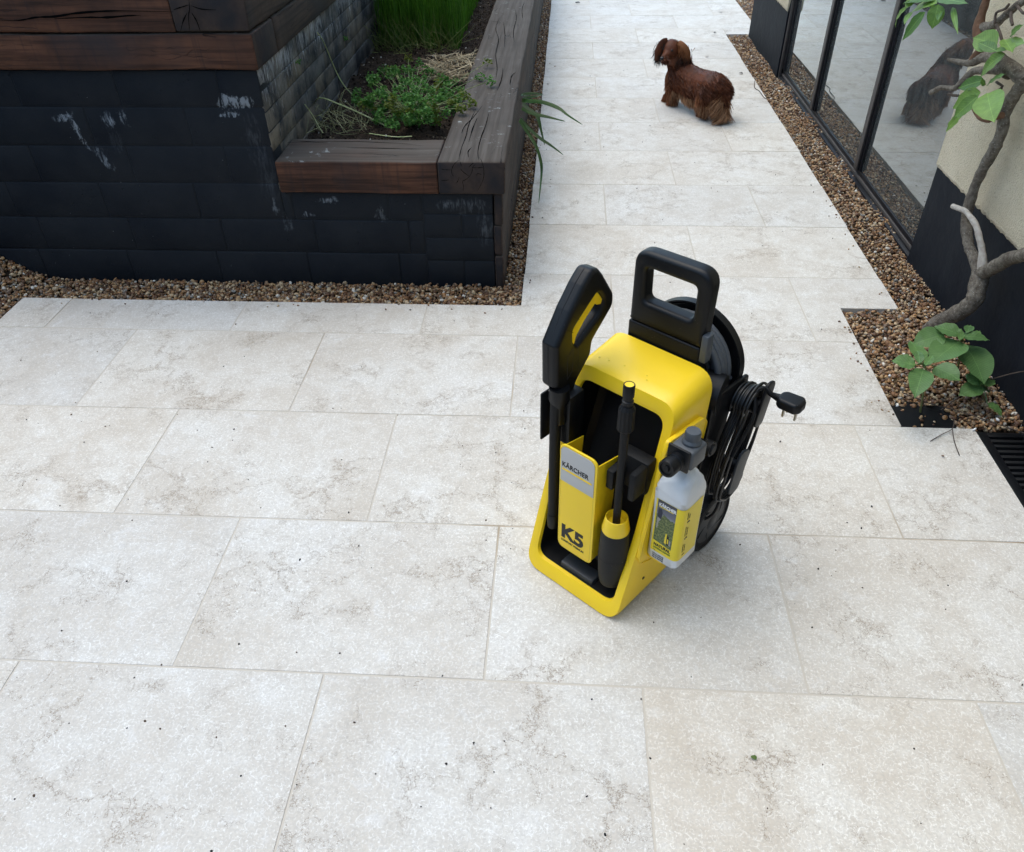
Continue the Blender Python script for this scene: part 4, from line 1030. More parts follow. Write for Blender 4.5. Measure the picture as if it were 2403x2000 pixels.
def leaf(base, tip, w, mat, parent, up=None, curl=.10, name='leaf', sharp=1.0, fold=.18):
    base, tip = Vector(base), Vector(tip); L = (tip-base).length; ex = (tip-base).normalized()
    n0 = Vector(up) if up is not None else (Vector((0,0,CAM_Z))-base).normalized()
    ez = (n0-ex*n0.dot(ex)).normalized(); ey = ez.cross(ex); V, F = [], []; m = 10
    for i in range(m+1):
        t = i/m; hw = w/2*(math.sin(PI*min(1, t**.80))**.72)*(1-.12*t*sharp) if 0 < t < 1 else .0006
        if t > .85: hw *= (1-t)/.15*.55+.45*(1-t)/.15
        zc = -curl*L*(t-.3)**2+random.uniform(-.001, .001)
        for k in range(5):
            s = (k-2)/2; V.append((L*t, s*hw, zc+fold*abs(s)**1.4*hw+(.0016*math.sin(t*21+k) if abs(s) > .4 else 0)))
    for i in range(m):
        for k in range(4): a = i*5+k; F.append((a, a+1, a+6, a+5))
    o = mk(name, V, F, mat, parent, True); Mx = Matrix((ex, ey, ez)).transposed().to_4x4(); Mx.translation = base
    o.matrix_world = Mx
    if parent: o.matrix_parent_inverse = Matrix.Identity(4); o.matrix_basis = Matrix.Translation(-parent.location) @ Mx
    return o
BARK = NT('bark'); v = BARK.pos(); n_ = BARK.noise(v, 60, 5, .65)
c_ = BARK.mix(BARK.rng(n_, .35, .65), (.085,.068,.052), (.20,.175,.14))
c_ = BARK.mix(BARK.rng(BARK.voro(v, 130), .10, .22, .7, 0), c_, (.42,.40,.35))
c_ = BARK.mix(BARK.rng(BARK.noise(v, 7, 3), .5, .68, 0, .55), c_, (.05,.035,.026))
BARK.bump(n_, 1.0, .008); BARK = BARK.done(c_, .85, .2)
BARKR = mat_noise('reddish_bark', (.09,.045,.025), (.16,.09,.055), 40, .8, .6, .003, .2)
TWIG = mat_noise('dry_twig', (.04,.028,.02), (.09,.065,.05), 60, .85)
PALE = mat_noise('pale_wood', (.30,.26,.22), (.42,.39,.34), 60, .8, .4)
z7r = lambda x, y: (1900+x*.4005, 550+y*.4005)
z5r = lambda x, y: (1700+x*.3433, y*.3433)
z8r = lambda x, y: (2000+x*.2002, y*.2002)
tree = thing('wall_shrub', 'gnarled woody shrub with broad green leaves trained up the house wall', 'shrub', (1.42, 2.9, 0)); TO = Vector((1.42, 2.9, 0))
def wood(name, pts, rads, mat=None, parent=None, xs=None, n=12, k=5):
    P = []
    for i, p in enumerate(pts): x = xs[i] if hasattr(xs, '__len__') else xs; P.append(atx(*p, x))
    Q = smooth_path(P, k); R = np.interp(np.linspace(0, len(P)-1, len(Q)), range(len(P)), rads)
    Q = [q+noise.noise_vector(q*22)*.004*min(1, r/.012) for q, r in zip(Q, R)]
    R = [r*(1+.20*noise.noise(q*35+Vector((5,5,5)))+.10*noise.noise(q*90)) for q, r in zip(Q, R)]
    o = tube(name, Q, R, mat or BARK, parent or tree, n); o.location = -TO; return o
wood('trunk', [z7r(690,560), z7r(770,512), z7r(850,470), z7r(930,420), z7r(975,360), z7r(990,290), z7r(1000,215)], [.026,.028,.029,.030,.029,.028,.030], xs=[1.37,1.39,1.41,1.425,1.435,1.44,1.445])
wood('branch', [z7r(1000,225), z7r(960,130), z7r(935,60), z5r(1655,1560), z5r(1655,1470), z5r(1690,1340), z5r(1750,1190), z5r(1830,1050), z5r(1890,920), z5r(1915,790), z5r(1960,690), z5r(2020,600), z5r(2060,540)],
     [.024,.020,.018,.0175,.017,.017,.0175,.019,.018,.019,.020,.020,.020], xs=1.45)
wood('branch', [z7r(1010,225), z7r(1070,195), z7r(1150,155), z7r(1220,130), z7r(1330,110)], [.026,.022,.021,.020,.019], xs=[1.445,1.44,1.43,1.42,1.40])
wood('pruned_stub', [z7r(1015,200), z7r(1010,110), z5r(1745,1640), z5r(1715,1540), z5r(1650,1450), z5r(1560,1408)], [.016,.012,.010,.010,.009,.009], PALE, xs=[1.44,1.43,1.42,1.41,1.40,1.39], n=10)
wood('branch', [z5r(2050,560), z5r(1980,480), z5r(1900,470), z5r(1800,480), z5r(1700,490), z5r(1620,570), z5r(1570,605), z5r(1480,600), z5r(1410,632)], [.020,.024,.020,.014,.013,.011,.009,.009,.010], xs=[1.45,1.44,1.43,1.42,1.41,1.39,1.38,1.37,1.36])
wood('branch', [z5r(1960,500), z5r(1880,400), z5r(1820,390), z5r(1760,400), z5r(1700,420), z5r(1640,430), z5r(1530,410)], [.026,.022,.018,.018,.017,.010,.006], xs=[1.44,1.43,1.42,1.42,1.41,1.40,1.38])
wood('branch', [z5r(1700,420), z5r(1750,330), z5r(1740,230), z5r(1740,160), z5r(1770,70), z5r(1800,-40)], [.016,.015,.019,.016,.013,.012], BARKR, xs=1.41)
wood('branch', [z5r(1750,190), z5r(1840,175), z5r(1900,130), z5r(1960,70), z5r(2060,0), z5r(2150,-60)], [.020,.016,.013,.012,.011,.011], xs=1.42)
wood('branch', [z5r(1700,740), z5r(1740,800), z5r(1800,825), z5r(1860,800), z5r(1900,790)], [.006,.008,.009,.010,.012], BARKR, xs=1.43, n=8)
for pts in ([z5r(1850,160), z5r(1860,90), z5r(1920,60), z5r(1945,30)], [z5r(1640,660), z5r(1580,655), z5r(1530,645)], [z5r(1860,170), z5r(1890,250), z5r(1905,330)], [z5r(1960,80), z5r(1960,130), z5r(1970,170)], [z5r(1860,560), z5r(1900,590), z5r(1870,620)], [z5r(2000,40), z5r(2040,90), z5r(2070,80)]):
    wood('twig', pts, [.0045]*len(pts), TWIG, xs=1.40, n=6, k=3)
# upper leaves: base, tip, width (zoomed pixels of the crown)
ups = [((985,25),(620,120),150,1.36),((960,60),(800,0),90,1.36),((1010,50),(935,340),150,1.35),((850,140),(575,475),125,1.33),((630,85),(438,305),75,1.34),((690,140),(605,270),60,1.34),((1175,75),(1222,345),50,1.38),
       ((1000,-10),(1340,20),90,1.37),((960,-10),(560,-20),120,1.36),((720,-5),(620,90),90,1.35),((1040,130),(1000,230),60,1.36),
       ((1700,520),(1410,440),210,1.38),((1690,600),(1470,490),110,1.37),((1700,560),(2010,490),150,1.38),((1850,420),(1975,290),75,1.38),((1780,630),(1440,890),150,1.37),((1780,460),(1880,600),120,1.38),
       ((1545,940),(1225,1030),130,1.36),((1570,1000),(1765,850),75,1.37),((1560,1000),(1500,930),50,1.37),((1500,1080),(1165,1270),190,1.35),((1470,1130),(1170,1390),150,1.34),((1580,1085),(1640,1385),270,1.35),((1290,1330),(1070,1545),85,1.34),((1490,1080),(1350,1150),80,1.35)]
random.seed(21)
for b, t, w, x in ups:
    B, T = atx(*z8r(*b), x), atx(*z8r(*t), x-random.uniform(.0, .05)); sc = (B-Vector((0,0,CAM_Z))).length/FPX*.2002
    leaf(B, T, w*sc*1.05, LEAF, tree, up=Vector((-.55+random.uniform(-.3,.3), -.6+random.uniform(-.3,.3), .6)), curl=random.uniform(.05,.35))
shoot = thing('leafy_shoot', 'low cluster of broad soft green leaves sprouting from the gravel corner', 'plant', (1.32, 2.42, 0)); SO = Vector((1.32, 2.42, 0))
los = [((880,590),(735,530),110,.20),((790,585),(605,640),135,.19),((890,598),(1062,605),75,.20),((925,575),(945,522),50,.21),((880,625),(715,745),175,.18),((905,640),(1040,850),185,.15),((655,745),(600,605),100,.20),((620,765),(483,735),120,.20),
       ((668,785),(622,938),125,.19),((730,775),(885,845),130,.17),((680,770),(725,705),45,.21),((645,755),(635,668),50,.21),((880,620),(890,545),40,.21),((1020,870),(915,815),100,.10),((1000,880),(1090,850),70,.10),((1010,890),(875,940),100,.08),((1010,905),(1060,905),60,.07),((1040,990),(1140,1060),80,.04),((960,600),(1000,560),40,.2)]
hubs = {0: atz(*z7r(885,610), .185), 1: atz(*z7r(672,775), .19), 2: atz(*z7r(1010,890), .08)}
for i, (b, t, w, z) in enumerate(los):
    B, T = atz(*z7r(*b), z), atz(*z7r(*t), z-random.uniform(-.01,.025)); sc = (B-Vector((0,0,CAM_Z))).length/FPX*.4005
    o = leaf(B, T, w*sc*1.0, LEAFD, shoot, up=Vector((random.uniform(-.35,.2), random.uniform(-.45,.1), 1)), curl=random.uniform(.05,.3))
    h = min(hubs.values(), key=lambda q: (q-B).length); s_ = tube('leaf_stalk', smooth_path([h, (h+B)/2+Vector((0,0,.006)), B], 3), .0016, LEAFD, shoot, 5); s_.location = -SO
for h in hubs.values():
    s_ = tube('stem', smooth_path([h, h+Vector((.03,.03,-.05)), Vector((h.x+.06, h.y+.03, -.02))], 4), .0035, mat_noise('green_stem', (.12,.15,.05), (.16,.13,.06), 30, .6), shoot, 6); s_.location = -SO
# twigs lying about
def lie(name, pts, r, mat, label, cat, zf):
    P = [atz(*p, z) for p, z in zip(pts, zf)]; o = tube(name, smooth_path(P, 4), r, mat, None, 6); return tag(o, label, cat)
lie('twig', [z7r(848,1085), z7r(835,1140), z7r(770,1175), z7r(708,1212)], .0013, TWIG, 'thin forked twig end reaching left over the slab corner', 'twig', [.03,.012,.006,.003])
lie('twig', [z7r(836,1138), z7r(845,1200), z7r(862,1255), z7r(878,1295)], .0013, TWIG, 'thin dark twig bending down over the slab by the drain', 'twig', [.012,.006,.004,.003])
lie('twig', [z7r(1290,798), z7r(1170,820), z7r(1010,872), z7r(880,950), z7r(770,1030)], .0022, TWIG, 'long arched twig running past the low leaf cluster to the wall', 'twig', [.14,.12,.08,.04,.012])
lie('twig', [z7r(540,925), z7r(700,990), z7r(900,1045), z7r(1080,1105), z7r(1256,1165)], .0020, TWIG, 'straight bare twig lying across the gravel toward the drain', 'twig', [.03,.03,.025,.03,.03])
lie('twig', [(1771,190),(1771,206),(1782,214),(1792,228),(1800,233)], .0022, TWIG, 'thin curved twig at the path edge right of the dog', 'twig', [.004]*5)

# strap leaves beside the low planter
zc2 = lambda x, y: (1100+x*.2289, y*.2289)
strap = thing('strap_leaf_plant', 'arching strap leaves spilling from the low planter onto the path', 'plant', (-.19, 4.0, 0)); SP = Vector((-.19, 4.0, 0))
GRS = leafmat('strap_leaf', (.035,.10,.025), (.07,.16,.04), .2)
def strapleaf(pts, zs_, w):
    P = [atz(*p, z) for p, z in zip(pts, zs_)]; P = [Vector((max(p.x, -.208), p.y, p.z)) for p in P]; Q = smooth_path(P, 5); V, F = [], []; m = len(Q)
    for i, q in enumerate(Q):
        t = (Q[min(i+1, m-1)]-Q[max(i-1, 0)]).normalized(); s = t.cross((Vector((0,0,CAM_Z))-q).normalized()).normalized(); hw = w/2*(min(1, (1-i/(m-1))*2.2)**.7)+.0005
        nn = s.cross(t)
        V += [q-s*hw+nn*hw*.5, q, q+s*hw+nn*hw*.5]
    for i in range(m-1):
        for k in (0, 1): F.append((3*i+k, 3*i+k+1, 3*i+k+4, 3*i+k+3))
    o = mk('leaf', V, F, GRS, strap, True); o.location = -SP
strapleaf([zc2(470,985), zc2(560,970), zc2(660,958), zc2(765,968)], [.44,.43,.40,.36], .014)
strapleaf([zc2(470,1030), zc2(600,1035), zc2(760,1050), zc2(920,1110), (1333,271), (1367,293)], [.44,.45,.42,.34,.25,.18], .017)
strapleaf([zc2(470,1110), zc2(640,1160), zc2(820,1203), zc2(990,1246)], [.42,.38,.30,.22], .014)
strapleaf([zc2(470,1215), zc2(600,1300), zc2(720,1410), zc2(860,1505), zc2(970,1590)], [.42,.36,.27,.18,.10], .014)
strapleaf([zc2(500,1235), zc2(610,1370), zc2(690,1500), zc2(735,1640), (1271,400), (1268,440), (1264,478)], [.42,.35,.26,.18,.12,.07,.03], .014)
strapleaf([zc2(500,1060), zc2(600,1110), zc2(700,1190), zc2(740,1330), zc2(778,1490)], [.42,.37,.28,.18,.08], .018)
strapleaf([zc2(480,995), zc2(580,1000), zc2(700,985), zc2(750,970)], [.40,.38,.35,.31], .010)

# ------------------------------------------------------------------ herbs in the low planter
def ribbons(name, roots, tips, bend, w, mat, segs=4, label=None, cat=None, parent=None):
    n = len(roots); roots, tips = np.array(roots), np.array(tips); t = np.linspace(0, 1, segs+1)
    d = tips-roots; P = roots[:, None]+d[:, None]*t[None, :, None]+bend[:, None]*(np.sin(PI*t)*.5)[None, :, None]
    s = np.cross(d, rng.normal(size=(n, 3))); s /= np.linalg.norm(s, axis=1)[:, None]+1e-9
    hw = (w[:, None]*(1-t[None]**2*.85))[..., None]*.5
    V = np.concatenate([P-s[:, None]*hw, P+s[:, None]*hw], 1)     # (n, 2(segs+1), 3)
    k = segs+1; f = np.array([(i, i+1, k+i+1, k+i) for i in range(segs)])
    F = f[None]+(np.arange(n)*2*k)[:, None, None]
    o = fast_mesh(name, V.reshape(-1, 3), F.reshape(-1, 4), mat, parent, True)
    return o
GRASS = mat_leaf('grass_blade', (.030,.105,.008), (.11,.26,.022), .35, .5)
n = 5200; u1, u2 = rng.uniform(0, 1, n), rng.uniform(0, 1, n)**1.3
rx = -1.09+.47*u1; ry = 4.93+.04*np.sin(u1*17)+u2*1.5
roots = np.stack([rx, ry, np.full(n, .46)], 1); hgt = rng.uniform(.26, .44, n)
tips = roots+np.stack([rng.normal(0, .03, n), rng.normal(-.01, .03, n), hgt], 1)
tag(ribbons('grass_clump', roots, tips, rng.normal(0, .03, (n, 3))*[1,1,.1], rng.uniform(.003, .0055, n), GRASS), kind='stuff', label='dense clump of bright green chive grass at the back of the planter', cat='grass')
n = 260; rx = rng.uniform(-1.10, -.62, n); roots = np.stack([rx, rng.uniform(4.80, 5.0, n), np.full(n, .465)], 1)
tips = roots+np.stack([rng.normal(0, .10, n), rng.normal(-.06, .08, n), rng.uniform(.02, .22, n)], 1)
tag(ribbons('loose_blades', roots, tips, rng.normal(0, .05, (n, 3)), rng.uniform(.002, .004, n), mat_leaf('pale_blade', (.06,.10,.02), (.22,.24,.08), .2, .6)), kind='stuff', label='stray pale grass blades flopping forward onto the dark soil', cat='grass')
PARS = mat_leaf('parsley_leaf', (.045,.145,.025), (.15,.32,.065), .3, .5); PARSL = mat_leaf('yellowing_leaf', (.09,.15,.02), (.20,.22,.035), .3, .5)
parsley = thing('parsley_plant', 'bushy curly parsley growing in the front of the low planter', 'herb', (-.70, 3.65, .46)); PO = Vector((-.70, 3.65, .46))
random.seed(5); SV, SF = [], []; LV, LVy, HV = [], [], []
base = atz(968, 300, .46)
def clump(c, r, m, store):
    for _ in range(m):
        d = Vector((random.gauss(0, 1), random.gauss(0, 1), random.gauss(0, .7))); d = d.normalized()*r*random.random()**.5
        store.append((c+d, random.uniform(.009, .017)))
for i in range(120):
    th = random.uniform(0, 2*PI); rr = random.random()**.5
    px, py = 958+128*rr*math.cos(th), 226+70*rr*math.sin(th)
    z = .49+.11*(1-rr*rr)+random.uniform(-.03, .04); c = atz(px, py, z)
    c.x = min(max(c.x, -1.08), -.40)
    add_tube(SV, SF, smooth_path([base+Vector((random.uniform(-.03,.03), random.uniform(-.02,.05), 0)), (base+c)/2+Vector((0,0,.035)), c], 3), .0014, 4, cap=False)
    clump(c, .026, 30, LV if random.random() > .16 else LVy)
for px, py, z, m in ((1040,215,.56,50),(1090,225,.565,40),(1080,255,.56,60),(1060,240,.56,50),(1105,240,.56,30),(958,138,.52,50),(985,150,.52,30),(1145,145,.56,18),(1150,190,.56,30),(1125,180,.55,30)):
    c = atz(px, py, z); clump(c, .026, m, LVy if (px, py) in ((1090,225),(1080,255),(1105,240),(958,138),(1145,145),(1060,240)) else LV)
    add_tube(SV, SF, smooth_path([base+Vector((.02, .02, 0)), (base+c)/2+Vector((0,0,.03)), c], 3), .0016, 4, cap=False)
for px, py, z, m in ((708,295,.50,22),(740,235,.50,26),(770,215,.50,24),(835,240,.52,30),(700,145,.80,10),(812,88,.70,10)):
    clump(atz(px, py, z) if z < .6 else atx(px, py, -1.103), .022 if z < .6 else .014, m, LV)
def leaflets(name, items, mat, par, off):
    n = len(items); V = np.zeros((n, 5, 3)); 
    for i, (c, s) in enumerate(items):
        a = Vector((random.gauss(0,1), random.gauss(0,1), random.gauss(0,.6))).normalized(); b = a.cross(Vector((random.gauss(0,.4), random.gauss(0,.4), 1))).normalized(); nn = a.cross(b)
        V[i] = [c-a*s*.6, c+b*s*.5-nn*s*.25, c+a*s*.6, c-b*s*.5-nn*s*.25, c+nn*s*.15]
    F = np.array([(0,1,4),(1,2,4),(2,3,4),(3,0,4)])[None]+(np.arange(n)*5)[:, None, None]
    o = fast_mesh(name, V.reshape(-1,3), F.reshape(-1,3), mat, par, False); o.location = -off; return o
leaflets('foliage', LV, PARS, parsley, PO)['kind'] = 'stuff'; leaflets('yellowing_foliage', LVy, PARSL, parsley, PO)['kind'] = 'stuff'
o = mk('stems', SV, SF, mat_noise('parsley_stem', (.10,.15,.04), (.22,.25,.10), 20, .6), parsley, True); o.location = -PO; o['kind'] = 'stuff'
STRAW = mat_leaf('straw', (.28,.21,.12), (.55,.46,.30), .1, .8)
n = 420; th = rng.uniform(0, 2*PI, n); q = rng.uniform(0, 1, n)**.5; roots = []
for a, b in zip(th, q): roots.append(tuple(atz(1068+72*b*math.cos(a), 160+33*b*math.sin(a), .495+.03*(1-b)+random.uniform(-.01,.01))))
roots = np.array(roots); an_ = rng.uniform(0, 2*PI, n); ln_ = rng.uniform(.03, .12, n)
tips = roots+np.stack([np.cos(an_)*ln_, np.sin(an_)*ln_*.8, rng.uniform(-.012, .03, n)], 1); tips[:, 0] = np.minimum(tips[:, 0], -.44)
straw = tag(ribbons('dried_straw', roots, tips, rng.normal(0, .012, (n, 3)), rng.uniform(.003, .006, n), STRAW, 3), kind='stuff', label='heap of pale dried stalks beside the parsley against the long sleeper', cat='straw')
n = 150; roots = np.array([tuple(atz(random.uniform(680, 870), random.uniform(262, 318), .478)) for _ in range(n)])
an_ = rng.uniform(0, 2*PI, n); ln_ = rng.uniform(.03, .16, n); tips = roots+np.stack([np.cos(an_)*ln_, np.abs(np.sin(an_))*ln_*.6, rng.uniform(.0, .10, n)], 1); tips[:, 1] = np.maximum(tips[:, 1], 3.22)
tag(ribbons('fallen_stalks', roots, tips, rng.normal(0, .05, (n, 3)), rng.uniform(.002, .0036, n), mat_leaf('pale_stalk', (.14,.15,.06), (.42,.40,.22), .1, .7)), kind='stuff', label='tangle of thin pale stalks on the soil behind the short sleeper', cat='stalks')
STK = mat_noise('green_stalk', (.30,.36,.14), (.48,.50,.26), 30, .6)
def stalk(pts, zz_, r, label):
    o = tube('dry_stalk', smooth_path([atz(*z4(*p), z) for p, z in zip(pts, zz_)], 4), r, STK, None, 6); tag(o, label, 'stalk')
stalk([(400,760),(450,690),(600,740),(760,810),(920,890)], [.48,.60,.58,.53,.48], .0028, 'bent pale green stalk arching low in front of the parsley')
stalk([(435,232),(480,300),(560,490),(620,600),(700,690)], [.84,.76,.62,.55,.48], .0024, 'tall thin green stalk leaning against the weathered bricks')
stalk([(345,735),(400,810),(450,900),(480,945)], [.60,.55,.50,.48], .0018, 'short thin stalk in the front left soil corner')
stalk([(800,940),(900,955),(1000,965),(1100,960)], [.54,.545,.545,.54], .0018, 'thin straw lying along the back edge of the short sleeper')

# ================================================================== DOG
dog = thing('dog', 'long haired red dachshund standing on the path, head turned back to the camera', 'dog', (.82, 5.25, 0)); DGO = Vector((.82, 5.25, 0))
def ell(bm, c, r, d=None, l=None):
    """ellipsoid; r=(along, side, up)"""
    x = Vector(d).normalized() if d is not None else DH
    z = Vector((0,0,1)); y = z.cross(x).normalized(); z = x.cross(y)
    M_ = Matrix((x, y, z)).transposed().to_4x4(); M_.translation = Vector(c)
    bmesh.ops.create_icosphere(bm, subdivisions=3, radius=1, matrix=M_ @ Matrix.Diagonal((*r, 1)))
def caps(bm, pts, rads):
    Q = smooth_path([Vector(p) for p in pts], 6); R = np.interp(np.linspace(0, len(pts)-1, len(Q)), range(len(pts)), rads)
    for q, r in zip(Q, R): bmesh.ops.create_icosphere(bm, subdivisions=2, radius=float(r), matrix=Matrix.Translation(q))
DH = Vector((-.50, .866, 0)); DL = Vector((-.866, -.50, 0))
hip, sho = Vector((.905, 5.12, .195)), Vector((.745, 5.40, .190))
bm = bmesh.new()
caps(bm, [hip-DH*.035+EZ*.006, hip-EZ*.002, (hip+sho)/2-EZ*.012, sho-EZ*.008, sho+DH*.03-EZ*.018], [.072, .090, .088, .092, .078])
ell(bm, (hip+sho)/2-EZ*.048, (.13, .078, .080)); ell(bm, sho+DH*.030+DL*.01-EZ*.045, (.065, .072, .085))
hd = Vector((.660, 5.390, .345)); nose = Vector((.604, 5.295, .318)); hdir = (nose-hd).normalized()
caps(bm, [sho+DH*.02+EZ*.03, sho+DH*.035+DL*.02+EZ*.085, hd-hdir*.02-EZ*.02], [.074, .070, .062])
ell(bm, hd, (.064, .060, .058), hdir); caps(bm, [hd+hdir*.025-EZ*.004, hd+hdir*.065-EZ*.010, nose-hdir*.008-EZ*.004], [.041, .029, .020])
# legs: near fore, far fore, near hind, far hind
caps(bm, [(.722,5.392,.15), (.705,5.392,.085), (.702,5.392,.045), (.700,5.400,.020), (.692,5.418,.014)], [.046, .037, .031, .028, .022])
caps(bm, [(.760,5.455,.15), (.715,5.468,.085), (.685,5.478,.045), (.672,5.484,.020), (.664,5.500,.014)], [.042, .034, .029, .026, .020])
caps(bm, [(.875,5.105,.17), (.862,5.130,.110), (.888,5.125,.065), (.872,5.150,.026), (.852,5.178,.014)], [.066, .054, .036, .029, .022])
caps(bm, [(.965,5.150,.17), (.955,5.180,.110), (.985,5.170,.065), (.970,5.195,.026), (.955,5.220,.014)], [.060, .050, .034, .028, .021])
tb = hip-DH*.075+EZ*.03; tail = [tb+DH*.02, tb-DH*.03-EZ*.03, Vector((.972,5.035,.13)), Vector((.985,5.015,.065))]
caps(bm, tail, [.028, .020, .015, .008])
me = bpy.data.meshes.new('tmp'); bm.to_mesh(me); bm.free(); tmp = bpy.data.objects.new('tmp', me); C.objects.link(tmp)
md = tmp.modifiers.new('r', 'REMESH'); md.mode = 'VOXEL'; md.voxel_size = .006; ms = tmp.modifiers.new('s', 'SMOOTH'); ms.factor = .6; ms.iterations = 7
bpy.context.view_layer.update(); bme = bpy.data.meshes.new_from_object(tmp.evaluated_get(bpy.context.evaluated_depsgraph_get())); bpy.data.objects.remove(tmp)
def furmat(name, a, b, dark=None):
    s = NT(name); v = s.pos(); i = s.island(); col = s.mix(i, a, b)
    if dark: col = s.mix(s.rng(s.noise(v, 12, 4, .6), .42, .62, 0, .7), col, dark)
    return s.done(col, .55, .25)
FURB = furmat('red_brown_coat', (.066,.018,.008), (.21,.062,.021), (.040,.014,.008)); FURT = furmat('tan_feathering', (.11,.045,.020), (.50,.27,.14)); FURK = furmat('black_ear_hair', (.010,.007,.006), (.045,.022,.014))
FURR = furmat('auburn_hair', (.13,.042,.015), (.25,.095,.036))
bme.materials.clear(); bme.materials.append(FURB); bme.polygons.foreach_set('use_smooth', [True]*len(bme.polygons)); bme.name = 'body'
body = link('body', bme, dog, -DGO)
co = np.array([v.co[:] for v in bme.vertices]); pc_ = np.array([p.center[:] for p in bme.polygons]); pn = np.array([p.normal[:] for p in bme.polygons]); pa = np.array([p.area for p in bme.polygons])
def fur(name, n, sel, comb, ln, w, mat, lift=.35, jit=.09):
    m = sel(pc_); idx = np.nonzero(m)[0]; pr = pa[idx]/pa[idx].sum(); k = rng.choice(idx, n, p=pr)
    roots = pc_[k]+rng.normal(0, .002, (n, 3))-pn[k]*.001; d = pn[k]*lift+comb(pc_[k])+rng.normal(0, jit, (n, 3)); d /= np.linalg.norm(d, axis=1)[:, None]
    l = rng.uniform(*ln, n); tips = roots+d*l[:, None]; tips[:, 2] = np.maximum(tips[:, 2], .002)
    o = ribbons(name, roots, tips, np.array([0,0,-.006])[None]*np.ones((n,1)), rng.uniform(w*.7, w*1.3, n), mat, 3, parent=dog); o.location = -DGO; o['kind'] = 'stuff'; return o
back = np.array([.45, -.78, -.45]); down = np.array([.12, -.2, -1.0])
hdn, hdc = np.array(hdir[:]), np.array(hd[:])
isT = lambda p: p[:, 2] < .115
nh = lambda p: np.linalg.norm(p-hdc, axis=1) < .095
fur('fur', 22000, lambda p: ~isT(p) & ~nh(p), lambda p: np.tile(back, (len(p), 1)), (.022, .044), .0036, FURB, .16)
fur('fur', 2600, lambda p: ~nh(p) & (p[:, 2] < .21) & (p[:, 1] > 5.36), lambda p: np.tile(down, (len(p), 1)), (.020, .045), .0036, FURR, .35)
fur('fur', 1500, lambda p: nh(p), lambda p: -hdn[None]*.9+np.array([0,0,-.25])[None], (.006, .014), .003, FURR, .12)
fur('feathering', 2600, lambda p: (p[:, 2] > .045) & (p[:, 2] < .115) & (pn[:, 2] < .0) & (p[:, 1] < 5.37), lambda p: np.tile(down, (len(p), 1)), (.030, .060), .0036, FURT, .12)
fur('fur', 2200, lambda p: isT(p), lambda p: np.tile(down*.8, (len(p), 1)), (.008, .020), .0034, FURR, .3)
fur('fur', 900, lambda p: (p[:, 1] < 5.12) & (p[:, 2] < .22), lambda p: np.tile(down, (len(p), 1)), (.03, .055), .0036, FURR, .2)
# tail plume
n = 1500; t = rng.uniform(0, 1, n); T = np.array([tuple(q) for q in smooth_path(tail, 20)]); roots = T[(t*(len(T)-1)).astype(int)]+rng.normal(0, .006, (n, 3))
cl = rng.integers(0, 13, n); gx = np.stack([-.075+.115*cl/12+rng.normal(0, .0028, n), -.02+.065*((cl*7) % 13)/12+rng.normal(0, .004, n), np.zeros(n)], 1)
tips = roots*[1, 1, 0]+gx+np.stack([np.zeros(n), np.zeros(n), np.maximum(.004, roots[:, 2]-rng.uniform(.06, .15, n))], 1)
o = ribbons('tail_plume', roots, tips, np.stack([np.full(n, .02), np.full(n, -.02), np.zeros(n)], 1), rng.uniform(.003, .005, n), FURT, 4, parent=dog); o.location = -DGO; o['kind'] = 'stuff'
o = ribbons('tail_plume', roots[:700]+[0,.008,0], tips[:700]+[.02,.012,0], np.stack([np.full(700, .01), np.full(700, .0), np.zeros(700)], 1), rng.uniform(.003, .005, 700), FURR, 4, parent=dog); o.location = -DGO; o['kind'] = 'stuff'
# ears, nose, eyes
def ear(pts, ys, w, seed):
    P = [aty(*p, y) for p, y in zip(pts, ys)]; Q = smooth_path(P, 5); m = len(Q)
    R = [w*(.55+.6*math.sin(PI*min(.98, .15+.75*i/(m-1)))) for i in range(m)]
    e = tube('ear', Q, R, FURR if seed else FURB, dog, 10, flat=.35); e.location = -DGO
    k = 420; ii = rng.integers(0, m, k); A = np.array([tuple(q) for q in Q]); rr = np.array(R)[ii][:, None]; ii = ii if seed else np.maximum(ii, int(m*.35)); roots = A[ii]+rng.normal(0, .5, (k, 3))*rr*[1, .4, .6]
    tips = roots+np.stack([rng.normal(0, .010, k), rng.normal(0, .008, k), -rng.uniform(.02, .05, k)], 1)
    h = ribbons('hair', roots, tips, rng.normal(0, .006, (k, 3)), rng.uniform(.003, .0045, k), FURK if not seed else FURR, 3, parent=e); h['kind'] = 'stuff'
zd = lambda x, y: (1500+x*.13158, 70+y*.13158)
ear([zd(500,215), zd(430,240), zd(370,330), zd(335,430), zd(330,540)], [5.385,5.375,5.365,5.355,5.355], .026, 0)
ear([zd(690,250), zd(770,320), zd(830,430), zd(840,540)], [5.36,5.345,5.35,5.36], .028, 1)
k = 500; cpt = np.array(tuple(aty(*zd(790,600), 5.36))); roots = cpt+rng.normal(0, 1, (k, 3))*[.024,.015,.026]; tips = roots+np.stack([rng.normal(0,.008,k), rng.normal(0,.008,k), -rng.uniform(.02,.045,k)], 1)
o = ribbons('neck_hair', roots, tips, rng.normal(0,.004,(k,3)), rng.uniform(.003,.0045,k), FURK, 3, parent=dog); o.location = -DGO; o['kind'] = 'stuff'
NOSE = mat_plastic('wet_nose', (.006,.005,.005), .3, .2)
def ball(name, c, r, mat, sc=(1,1,1)):
    bm = bmesh.new(); bmesh.ops.create_icosphere(bm, subdivisions=2, radius=r)
    for v in bm.verts: v.co = Vector(c)+Vector((v.co.x*sc[0], v.co.y*sc[1], v.co.z*sc[2]))
    o = bmk(name, bm, mat, dog, True); o.location = -DGO; return o
